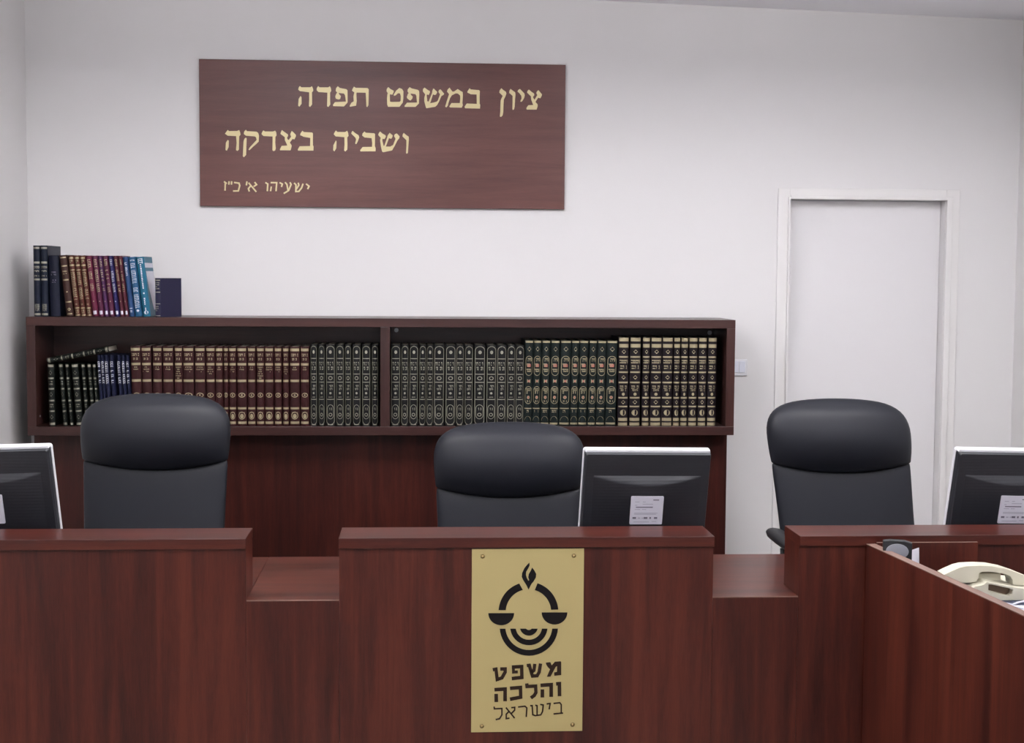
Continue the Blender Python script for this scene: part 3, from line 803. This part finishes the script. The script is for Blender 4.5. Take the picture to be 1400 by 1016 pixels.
for w_, pts in ((58, [(700,185),(745,180),(800,368),(880,362),(915,300),(940,150)]), (56, [(840,155),(825,270),(785,300)]),
                (60, [(440,212),(612,202),(615,392),(440,412)]), (50, [(468,230),(470,300),(545,295)]),
                (58, [(110,258),(165,248),(188,428),(270,400),(325,300),(325,244),(240,245)])):
    bold.append([S3(p) for p in stroke_outline(pts, w_)])
for w_, pts in ((62, [(1210,58),(1268,55),(1270,272)]), (62, [(940,85),(1125,72),(1125,285)]), (62, [(972,155),(972,296)]),
                (58, [(700,52),(705,105),(855,98),(860,210),(830,262),(772,305)]), (60, [(410,138),(592,122),(595,292),(410,328)]),
                (62, [(140,162),(325,150),(325,362)]), (62, [(170,235),(172,376)])):
    bold.append([S4(p) for p in stroke_outline(pts, w_)])
plate_prisms('bold_lettering', bold, M['inkbrown'])
thin = [[S4(p) for p in stroke_outline(pts, 25)] for pts in (
    [(1165,400),(1275,388),(1300,420),(1300,575)], [(1165,584),(1332,568)], [(1045,410),(1108,402),(1090,503)],
    [(760,440),(795,440),(805,598),(850,615),(945,600),(975,540),(987,428),(935,418)], [(848,432),(880,440),(880,600)],
    [(550,464),(670,450),(702,480),(692,638)], [(340,475),(490,658)], [(432,476),(492,470),(490,520),(432,580)], [(390,545),(345,590),(345,668),(402,660)],
    [(135,458),(140,497),(270,490),(270,600),(230,670),(162,686)])]
plate_prisms('thin_lettering', thin, M['inkbrown'])
for p in ((659.5, 760.5), (784.5, 760), (659, 993), (782.5, 990.5)):
    u, v_ = plate_uv(p)
    bm = new_bm(); add_lathe(bm, [(0.0, -0.0085), (0.004, -0.008), (0.0062, -0.006), (0.0066, -0.0038), (0, -0.0038)], (u, 0, v_), 14, 'y')
    obj('screw', bm, M['screw'], sg, smooth=True)

# ------------------------------------------------------------------ chairs
def interp(tab, t):
    for i in range(len(tab) - 1):
        a, b = tab[i], tab[i + 1]
        if t <= b[0]:
            k = (t - a[0]) / (b[0] - a[0]); k = max(0, min(1, k))
            return [a[j] + (b[j] - a[j]) * k for j in range(1, len(a))]
    return list(tab[-1][1:])
def cushion_ring(w, df, db, z, y, n=36, sag=0.0, ex=2.6):
    ring = []
    for k in range(n):
        a = 2 * PI * k / n
        c, s_ = math.cos(a), math.sin(a)
        x = w * math.copysign(abs(c) ** (2 / ex), c)
        d = df if s_ < 0 else db
        yy = y + d * math.copysign(abs(s_) ** (2 / ex), s_)
        ring.append((x, yy, z - sag * (1 - (x / max(w, 1e-4)) ** 2)))
    return ring
def make_chair(label, X, Y, ztop, yaw, hw, shear=0.0):
    """black leather executive chair facing the viewer (front is -y)"""
    t = thing('office_chair', label, 'chair', (X, Y, 0), (0, 0, yaw), 'leather chairs behind the judges bench')
    k = hw / 0.268
    rc = 0.12
    def lay(bm_):                                     # the back reclines a little
        for v_ in bm_.verts:
            h = v_.co.z - 0.62
            v_.co.y += rc * (h - (ztop - 0.62)) + 0.06; v_.co.x -= shear * h
        return bm_
    # headrest: outline as seen from the front, deep roll that tucks in at the seam
    hr = [  # drop from top, half width, front depth, rear depth, sag
        (0.000, 0.035, 0.004, 0.004, -0.000), (0.004, 0.105, 0.014, 0.012, -0.001), (0.012, 0.165, 0.026, 0.020, -0.002), (0.026, 0.208, 0.040, 0.028, -0.003),
        (0.048, 0.240, 0.070, 0.034, -0.002), (0.075, 0.258, 0.079, 0.036, 0.000), (0.110, 0.268, 0.089, 0.036, 0.004), (0.150, 0.268, 0.090, 0.036, 0.010),
        (0.190, 0.266, 0.078, 0.034, 0.020), (0.220, 0.263, 0.058, 0.034, 0.028), (0.240, 0.260, 0.036, 0.032, 0.033), (0.250, 0.258, 0.020, 0.030, 0.034)]
    bm = new_bm()
    add_loft(bm, [cushion_ring(w * k, df, db, ztop - d, -0.0, sag=sg_) for d, w, df, db, sg_ in hr])
    obj('headrest', lay(bm), M['leather'], t, smooth=True, sub=1)
    bk = [(0.236, 0.252, 0.012, 0.028, 0.030), (0.246, 0.257, 0.024, 0.030, 0.030), (0.262, 0.258, 0.030, 0.032, 0.028), (0.32, 0.256, 0.034, 0.034, 0.016), (0.42, 0.252, 0.040, 0.036, 0.004),
          (0.52, 0.250, 0.050, 0.038, 0), (0.62, 0.246, 0.060, 0.040, 0), (0.70, 0.236, 0.060, 0.040, 0), (0.74, 0.220, 0.050, 0.036, 0), (0.755, 0.19, 0.03, 0.03, 0)]
    bm = new_bm()
    add_loft(bm, [cushion_ring(w * k, df, db, ztop - d, 0.004, sag=sg_, ex=3.0) for d, w, df, db, sg_ in bk])
    obj('backrest', lay(bm), M['leather'], t, smooth=True, sub=1)
    bm = new_bm()                                     # hard shell behind
    add_loft(bm, [cushion_ring(w * k, 0.004, 0.016, ztop - d, 0.036, ex=3.2) for d, w in ((0.02, .14), (0.05, .205), (.12, .24), (.3, .235), (.6, .225), (.72, .2), (.76, .15))])
    obj('back_shell', lay(bm), M['blackplastic'], t, smooth=True)
    zs = 0.50
    rings = []
    for z, w, d in ((0.0, .20, .19), (.012, .235, .225), (.04, .25, .24), (.08, .248, .238), (.10, .225, .215), (.108, .16, .15)):
        ring = []
        for q in range(32):
            a = 2 * PI * q / 32; c, s_ = math.cos(a), math.sin(a)
            ring.append((w * math.copysign(abs(c) ** .6, c), -0.27 + d * math.copysign(abs(s_) ** .6, s_), zs - 0.108 + z))
        rings.append(ring)
    bm = new_bm(); add_loft(bm, rings); obj('seat', bm, M['leather'], t, smooth=True, sub=1)
    bm = new_bm()
    add_box(bm, -0.16, 0.16, -0.42, -0.08, zs - 0.135, zs - 0.106)
    add_box(bm, -0.05, 0.05, -0.2, 0.05, zs - 0.16, zs - 0.135)
    add_tube(bm, [(0, 0.02, zs - .15), (0, 0.075, zs - .10), (0, 0.075, zs + 0.10)], 0.022)
    obj('tilt_mechanism', bm, M['blackplastic'], t, bevel=0.004)
    for sx in (-1, 1):
        bm = new_bm()
        ax = sx * 0.31
        rings = []
        for y, w, h in ((-0.40, .012, .008), (-0.385, .026, .018), (-0.33, .034, .022), (-0.20, .036, .023), (-0.09, .034, .022), (-0.045, .026, .016), (-0.035, .012, .008)):
            rings.append([(ax + w * math.cos(2 * PI * q / 16), y, 0.758 + h * math.sin(2 * PI * q / 16)) for q in range(16)])
        add_loft(bm, rings)
        ar = obj('armrest', bm, M['blackplastic'], t, smooth=True)
        bm = new_bm()
        add_tube(bm, [(sx * .15, -.25, zs - .12), (sx * .275, -.25, zs - .12), (sx * .31, -.25, zs - .08), (ax, -.24, .60), (ax, -.22, .73)], 0.016)
        obj('arm_support', bm, M['blackplastic'], ar, smooth=True)
    bm = new_bm(); add_lathe(bm, [(0.03, 0.10), (0.03, 0.22), (0.022, 0.22), (0.022, 0.345), (0.0, 0.345)], (0, -.22, 0), 16); obj('gas_column', bm, M['chrome'], t, smooth=False)
    bm = new_bm()
    for q in range(5):
        a = 2 * PI * q / 5 + 0.3
        add_tube(bm, [(0, -.22, .11), (.16 * math.cos(a), -.22 + .16 * math.sin(a), .10), (.30 * math.cos(a), -.22 + .30 * math.sin(a), .075)], [.03, .024, .018])
    obj('star_base', bm, M['blackplastic'], t, smooth=True)
    for q in range(5):
        a = 2 * PI * q / 5 + 0.3
        cx, cy = .30 * math.cos(a), -.22 + .30 * math.sin(a)
        bm = new_bm()
        for o_ in (-.018, .006): add_lathe(bm, [(0, o_), (.028, o_), (.028, o_ + .012), (0, o_ + .012)], (cx, cy, .029), 16, 'x')
        add_tube(bm, [(cx, cy, .03), (cx, cy, .075)], .006)
        obj('caster', bm, M['blackplastic'], t)
    return t
YC = 5.30
def chair_at(label, px0_, px1_, pytop, yaw, shear=0.0):
    a, b = at(px0_, pytop + 45, YC + .02), at(px1_, pytop + 45, YC + .02)
    zt_ = at((px0_ + px1_) / 2, pytop, YC + .05).z
    return make_chair(label, (a.x + b.x) / 2 + shear * (zt_ - .12 - .62), YC, zt_, yaw, (b.x - a.x) / 2, shear)
chair_at('black leather chair at the left, in front of the maroon books', 106.5, 314.5, 538, -0.04)
chair_at('black leather chair in the centre, lowest of the three', 592.5, 801, 577, 0.0)
chair_at('black leather chair at the right, in front of the white door', 1049.5, 1247, 545, 0.0, 0.085)

# ------------------------------------------------------------------ monitors (backs towards the viewer)
def mat_vent():
    m = mat_plain('ribbed_black_plastic', (0.020, 0.022, 0.028), 0.42)
    nt = m.node_tree; b = nt.nodes['Principled BSDF']
    tc = nt.nodes.new('ShaderNodeTexCoord'); wv = nt.nodes.new('ShaderNodeTexWave'); wv.bands_direction = 'Z'; wv.inputs['Scale'].default_value = 32
    bp = nt.nodes.new('ShaderNodeBump'); bp.inputs['Strength'].default_value = 0.10; bp.inputs['Distance'].default_value = 0.002
    nt.links.new(tc.outputs['Object'], wv.inputs['Vector']); nt.links.new(wv.outputs['Fac'], bp.inputs['Height']); nt.links.new(bp.outputs['Normal'], b.inputs['Normal'])
    return m
M['vent'] = mat_vent()
def make_monitor(label, X, Y, ztop, yaw, tilt, roll=0.0, hw=0.205):
    t = thing('monitor', label, 'computer monitor', (X, Y, deskz), (0, 0, yaw), 'monitors on the judges bench')
    Hm = 0.335
    R = Matrix.Translation((0, 0, ztop - deskz)) @ Matrix.Rotation(tilt, 4, 'X') @ Matrix.Rotation(roll, 4, 'Y')
    def P(x, y, z): return R @ Vector((x, y, z - Hm))          # local: y- is the back, z up from the bottom edge
    def rrect(hw_, z0, z1, r, y, n=5):
        pts = []
        for cx, cz, a0 in ((hw_ - r, z1 - r, 0), (-hw_ + r, z1 - r, 90), (-hw_ + r, z0 + r, 180), (hw_ - r, z0 + r, 270)):
            for q in range(n + 1):
                a = math.radians(a0 + 90 * q / n); pts.append(P(cx + r * math.cos(a), y, cz + r * math.sin(a)))
        return pts
    bm = new_bm(); add_loft(bm, [rrect(hw - .001, .001, Hm - .001, .008, .002), rrect(hw, 0, Hm, .009, .004), rrect(hw, 0, Hm, .009, .015), rrect(hw - .003, .003, Hm - .003, .007, .018)])
    add_loft(bm, [[P(x, y, z) for x, z in ((-hw + .004, Hm - .007), (hw - .004, Hm - .007), (hw - .006, Hm - .0005), (-hw + .006, Hm - .0005))] for y in (-.015, .004)])
    obj('bezel', bm, M['white_plastic'], t)
    bm = new_bm(); add_loft(bm, [rrect(hw - .018, .02, Hm - .018, .002, .0183), rrect(hw - .018, .02, Hm - .018, .002, .0195)]); obj('screen', bm, M['blackplastic'], t)
    bm = new_bm(); add_loft(bm, [rrect(hw - .0028, .003, Hm - .0072, .006, .0025), rrect(hw - .0028, .003, Hm - .0072, .006, -.018), rrect(hw - .006, .006, Hm - .0105, .006, -.028)])
    bc_ = obj('back_cover', bm, M['vent'], t)
    # bulged lower half with a curved step
    nx = 32; rows_ = []
    zl = Hm - 0.080
    for zi in range(6):
        r_ = []
        for i in range(nx + 1):
            x = -0.175 + 0.35 * i / nx; s_ = 1 - (x / 0.175) ** 2
            arcz = zl - 0.024 * s_
            z = (zl, zl - 0.006 * s_, arcz, arcz - 0.006, 0.06, 0.03)[zi]
            d = (0.0, 0.004, 0.020, 0.0205, 0.016, 0.001)[zi] * max(0.0, s_)
            r_.append(P(x, -.0275 - d, min(z, zl)))
        rows_.append(r_)
    bm = new_bm(); add_loft(bm, rows_, close=False, cap=False)
    bmesh.ops.recalc_face_normals(bm, faces=bm.faces)
    obj('rear_bulge', bm, M['vent'], t, smooth=True)
    # label
    lx, lw, z1, lh = 0.0, 0.0525, Hm - 0.142, 0.094
    yl = -.0275 - 0.0228
    bm = new_bm(); add_loft(bm, [rrect(lw, z1 - lh, z1, .003, yl), rrect(lw, z1 - lh, z1, .003, yl + .004)])
    lb = obj('label_sticker', bm, M['sticker'], t)
    lb['label'] = 'white data sticker'
    bm = new_bm(); bm2 = new_bm()
    def mark(b_, x0, x1, f0, f1):
        add_loft(b_, [[P(-lw + 2 * lw * x, yl - dy, z1 - lh * f) for x, f in ((x0, f0), (x1, f0), (x1, f1), (x0, f1))] for dy in (.0005, -.0002)])
    mark(bm, .68, .86, .105, .14); mark(bm, .16, .68, .365, .40)
    for a, b in ((.08, .19), (.42, .54), (.60, .65), (.74, .84)): mark(bm, a, b, .735, .80)
    for a, b, f in ((.13, .26, .18), (.36, .45, .18), (.13, .2, .3), (.36, .68, .26), (.13, .3, .45), (.35, .48, .45), (.12, .84, .58), (.12, .80, .62), (.12, .60, .90), (.68, .82, .88)): mark(bm2, a, b, f, f + .022)
    for a, b in ((.24, .32), (.36, .40)): mark(bm2, a, b, .75, .79)
    obj('dark_print', bm, M['print'], lb); obj('fine_print', bm2, M['printpale'], lb)
    bm = new_bm()                                     # stand
    zb = 0.0
    add_lathe(bm, [(0.0, 0), (0.105, 0), (0.108, .006), (0.09, .014), (0.03, .018), (0, .018)], (0, 0.03, 0), 28)
    add_box(bm, -0.035, 0.035, 0.0, 0.04, 0.012, ztop - deskz - Hm + 0.055)
    obj('stand', bm, M['blackplastic'], t, bevel=0.003)
    return t
YM = 4.50
def monitor_at(label, pxc, pytop, yaw, tilt, roll):
    p = at(pxc, pytop, YM - .015)
    return make_monitor(label, p.x, YM, p.z, yaw, tilt, roll)
monitor_at('monitor with its back to us, beside the centre chair', 886.5, 614.5, 0.06, 0.21, 0.015)
monitor_at('monitor at the left edge, cut by the frame, beside the left chair', -23.5, 611, -0.06, 0.21, -0.035)
monitor_at('monitor at the right edge, beyond the desk partition', 1393, 615, 0.05, 0.21, 0.025)

# ------------------------------------------------------------------ clerk's place at the right
zp = at(1185, 743.5, YF - .012).z
A0 = at(1184.5, 743.5, YF - .012); A1 = at_z(1400, 842, zp)
dirv = (A1 - A0); dirv.z = 0; dirv.normalize()
nrm = Vector((-dirv.y, dirv.x, 0))
if nrm.x < 0: nrm = -nrm
LP_ = 1.35
pt = thing('desk_partition', 'long mahogany partition board running from the right counter towards the viewer', 'partition', (A0.x, A0.y, 0))
Mx = Matrix(((dirv.x, nrm.x, 0, 0), (dirv.y, nrm.y, 0, 0), (0, 0, 1, 0), (0, 0, 0, 1)))
bm = new_bm(); add_box(bm, 0.0, LP_, 0.0, 0.027, 0.0, zp - 0.0025, Mx); obj('board', bm, M['wood_v'], pt)
bm = new_bm(); add_box(bm, 0.0, LP_, 0.0, 0.027, zp - 0.0025, zp, Mx); e_ = obj('edge_band', bm, M['edge'], pt); e_['label'] = 'pale reddish edge strip'
bx1 = at(1337, 742, YF - .022).x; bx0 = A0.x + 0.03
zb_ = at(1300, 741.5, YF - .022).z
bb = thing('back_board', 'mahogany board standing against the right counter behind the cream telephone', 'panel', (bx0, YF, 0))
bm = new_bm(); add_box(bm, 0, bx1 - bx0, -0.022, -0.013, 0.0, zb_ - .0012); obj('board', bm, M['wood_v'], bb)
bm = new_bm(); add_box(bm, 0, bx1 - bx0, -0.022, -0.013, zb_ - .0012, zb_); obj('edge_band', bm, M['edge'], bb)
ZD = 0.80
ck = thing('clerk_desk', 'mahogany clerk desk behind the partition, mostly hidden', 'desk', (A0.x, YF, 0))
bm = new_bm()
v0 = [A0 + nrm * .029 + dirv * .06, A0 + nrm * .029 + dirv * 1.1, A0 + nrm * .75 + dirv * 1.1, A0 + nrm * .75 + dirv * .17]
lo_ = [bm.verts.new((p.x - A0.x, p.y - YF, ZD - .028)) for p in v0]; hi_ = [bm.verts.new((p.x - A0.x, p.y - YF, ZD)) for p in v0]
bm.faces.new(lo_[::-1]); bm.faces.new(hi_)
for i in range(4): bm.faces.new((lo_[i], lo_[(i + 1) % 4], hi_[(i + 1) % 4], hi_[i]))
obj('desktop', bm, M['wood_y'], ck)
for dd in (.19, 1.05):
    q0 = A0 + nrm * .04 + dirv * dd; q1 = A0 + nrm * .72 + dirv * dd
    bm = new_bm()
    c_ = [q0, q1, q1 + dirv * .025, q0 + dirv * .025]
    lo_ = [bm.verts.new((p.x - A0.x, p.y - YF, 0)) for p in c_]; hi_ = [bm.verts.new((p.x - A0.x, p.y - YF, ZD - .028)) for p in c_]
    bm.faces.new(lo_[::-1]); bm.faces.new(hi_)
    for i in range(4): bm.faces.new((lo_[i], lo_[(i + 1) % 4], hi_[(i + 1) % 4], hi_[i]))
    obj('leg_panel', bm, M['wood_v'], ck)

# small black desk unit with a grey oval, and the white card beside it
YU = YF - 0.13
ua, ub = at(1208.5, 740, YU), at(1246.5, 741, YU)
hw = (ub.x - ua.x) / 2; uh = at(1227, 739.5, YU).z - ZD
un = thing('desk_speaker', 'small black desk unit with a grey oval face, behind the partition corner', 'speaker', ((ua.x + ub.x) / 2, YU, ZD), (0, 0, -0.25))
bm = new_bm()
prof = [(-hw, 0), (hw, 0), (hw, uh - .006), (hw * .5, uh), (-hw * .5, uh + .001), (-hw, uh - .002)]
add_prism(bm, prof, 0.0, 0.024, lambda p, d: (p[0], d, p[1])); obj('case', bm, M['blackplastic'], un, bevel=0.003)
bm = new_bm()
add_prism(bm, [(-0.001 + hw * .78 * math.cos(2 * PI * q / 28), uh - .031 + .022 * math.sin(2 * PI * q / 28)) for q in range(28)], 0.001, -0.004, lambda p, d: (p[0], d, p[1]))
g_ = obj('oval_grille', bm, M['grey'], un, bevel=0.002); g_['label'] = 'grey oval front'
YE = YF - 0.17
ca, cb, cc = at(1247.2, 752, YE), at(1256.5, 749, YE), at(1258.8, 774, YE)
cw = cb.x - ca.x
bm = new_bm()
add_prism(bm, [(0, 0), (cw * 1.25, 0), (cw, cb.z - ZD), (0, ca.z - ZD)], 0, 0.0015, lambda p, d: (p[0], d, p[1]))
cdn = obj('paper_card', bm, M['paper']); cdn.location = (ca.x, YE, ZD); tag(cdn, 'upright white paper card beside the small black desk unit', 'card')

# navy file box carrying the telephone
YT0 = 3.70
zt = at(1385, 821, YT0).z
fx0 = at(1330, 830, YT0).x
fb = thing('file_box', 'navy file box under the cream telephone at the right edge', 'file box', (fx0, YT0 - 0.02, ZD))
bm = new_bm(); add_box(bm, -0.03, 0.32, -0.03, 0.22, 0.0, zt - ZD - .006); obj('box_body', bm, M['navy'], fb, bevel=0.002)
bm = new_bm(); add_box(bm, -0.034, 0.324, -0.034, 0.224, zt - ZD - .006, zt - ZD); obj('box_lid', bm, M['navy'], fb, bevel=0.001)
# telephone: body and arched handset seen from its long side
a_, b_ = at(1300, 787, YT0), at(1400, 787, YT0)
mpp = (b_.x - a_.x) / 100.0
tp = thing('telephone', 'cream desk telephone with arched handset at the right edge', 'telephone', (a_.x, YT0, zt))
def tpx(p): return ((p[0] - 1300) * mpp, (821 - p[1]) * mpp)
body = [(1330,802),(1347,797.5),(1349,795),(1390,803.5),(1420,806),(1450,808),(1450,821),(1362,821),(1345,816),(1322,804)]
hole = [(1352,798.5),(1386,806),(1384.5,813),(1381,815.5),(1352,808)]
bm = new_bm()
def fr(p, d): return (p[0], d, p[1])
out = [tpx(p) for p in [(1296,790),(1316,802),(1330,809),(1345,817),(1362,821),(1470,821),(1470,809),(1430,807),(1392,804),(1349,795.6),(1344,799.6),(1334,800.4),(1318,800)]]
# body outline with the recessed grip cut into its near face
body_pts = [tpx(p) for p in [(1327,803),(1345,799.5),(1349,795.6),(1392,804),(1430,807),(1470,809),(1470,821),(1362,821),(1345,815)]]
hp = [tpx(p) for p in hole]
cen = Vector((sum(p[0] for p in hp) / 5, sum(p[1] for p in hp) / 5))
# near face as a ring of facets round the opening, with walls leading into it
import math as _m
def raycast_ring(angle, poly):
    d = Vector((_m.cos(angle), _m.sin(angle))); best = None
    for i in range(len(poly)):
        p, q = Vector(poly[i]), Vector(poly[(i + 1) % len(poly)])
        e = q - p; den = d.x * e.y - d.y * e.x
        if abs(den) < 1e-12: continue
        w_ = p - cen
        tt = (w_.x * e.y - w_.y * e.x) / den; uu = (w_.x * d.y - w_.y * d.x) / den
        if tt > 0 and -1e-6 <= uu <= 1 + 1e-6 and (best is None or tt > best): best = tt
    return cen + d * (best or 0.01)
N_ = 72
rin = [raycast_ring(2 * PI * q / N_, hp) for q in range(N_)]; rout = [raycast_ring(2 * PI * q / N_, body_pts) for q in range(N_)]
rings = [[(p.x, d, p.y) for p in q] for q, d in ((rout, 0.06), (rout, 0.0), (rin, 0.0), (rin, 0.06), (rout, 0.06))]
add_loft(bm, rings, cap=False)
bmesh.ops.remove_doubles(bm, verts=bm.verts, dist=0.00002)
add_prism(bm, [tpx(p) for p in [(1338,803),(1349,801),(1349,821),(1340,821)]], 0.062, 0.17, fr)
add_prism(bm, [tpx(p) for p in [(1391,804),(1470,809),(1470,821),(1391,821)]], 0.062, 0.17, fr)
obj('phone_body', bm, M['cream'], tp, bevel=0.0015)
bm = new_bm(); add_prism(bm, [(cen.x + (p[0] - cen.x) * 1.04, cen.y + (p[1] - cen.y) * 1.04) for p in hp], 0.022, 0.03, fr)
gr_ = obj('opening_plate', bm, M['recess'], tp); gr_['label'] = 'added brown plate inside the side opening'  # added plate; its brown stands in for wood seen through the opening
bm = new_bm()
hp2 = [(1296,789),(1304,785),(1317,779.5),(1326,777.3),(1345,776.6),(1362,777.5),(1380,781),(1398,787),(1420,796),(1440,806),(1452,812),(1440,815),(1420,808),(1404,804),(1392,803.5),(1391,797),(1387.5,791.5),(1380,788.5),(1362,785.4),(1349,785.2),(1345,787),(1343.5,793),(1341.5,798.5),(1333,799.8),(1318,800.5),(1305,795)]
hps = [tpx(p) for p in hp2]
add_prism(bm, hps, 0.030, 0.082, fr)
obj('handset', bm, M['cream'], tp, bevel=0.005)
bm = new_bm(); add_box(bm, *[tpx((1346, 0))[0], tpx((1379, 0))[0]], 0.05, 0.11, tpx((0, 800))[1], tpx((0, 789.5))[1]); obj('cradle', bm, M['cream'], tp, bevel=0.003)
# white cord curling on the box in front of the telephone
bm = new_bm()
pts = [at_z(px, py, zt + .004) for px, py in ((1376, 825.5), (1384, 827), (1391, 824), (1400, 822.2), (1412, 822), (1425, 826), (1412, 833), (1400, 832), (1388, 829.5), (1379, 827.5))]
pts = [Vector((p.x, min(p.y, YT0 - .004), zt + .0035)) for p in pts]
add_tube(bm, pts, 0.0032, 8)
tag(obj('phone_cord', bm, M['cable'], smooth=True), 'white cord lying in front of the cream telephone', 'cord')
bm = new_bm()
q = [at_z(px, py, zt + .0012) for px, py in ((1385, 827.5), (1440, 829), (1440, 846), (1404, 838))]
lo_ = [bm.verts.new((p.x, p.y, zt + .0002)) for p in q]; hi_ = [bm.verts.new((p.x, p.y, zt + .0012)) for p in q]
bm.faces.new(lo_[::-1]); bm.faces.new(hi_)
for i in range(4): bm.faces.new((lo_[i], lo_[(i + 1) % 4], hi_[(i + 1) % 4], hi_[i]))
tag(obj('paper_sheet', bm, M['paper']), 'white paper lying on the navy box near the cord', 'paper')

# ------------------------------------------------------------------ ceiling fittings
for i, (lx, ly, pw) in enumerate(FITTINGS):
    t = thing('ceiling_light', ('suspended fluorescent fitting near the window, left side', 'suspended fluorescent fitting near the window, right side',
              'suspended fluorescent fitting above the bench, left side', 'suspended fluorescent fitting above the bench, right side')[i], 'ceiling light', (lx, ly, 2.685), group='ceiling fittings')
    bm = new_bm(); add_box(bm, -.61, .61, -.31, .31, -.02, .02); obj('housing', bm, M['white_plastic'], t)
    for q in (-.4, .4):
        bm = new_bm(); add_tube(bm, [(q, 0, .02), (q, 0, ceil_z(lx + q) - 2.685 + .01)], .006, 8, up=Vector((1, 0, 0))); obj('suspension_rod', bm, M['chrome'], t)
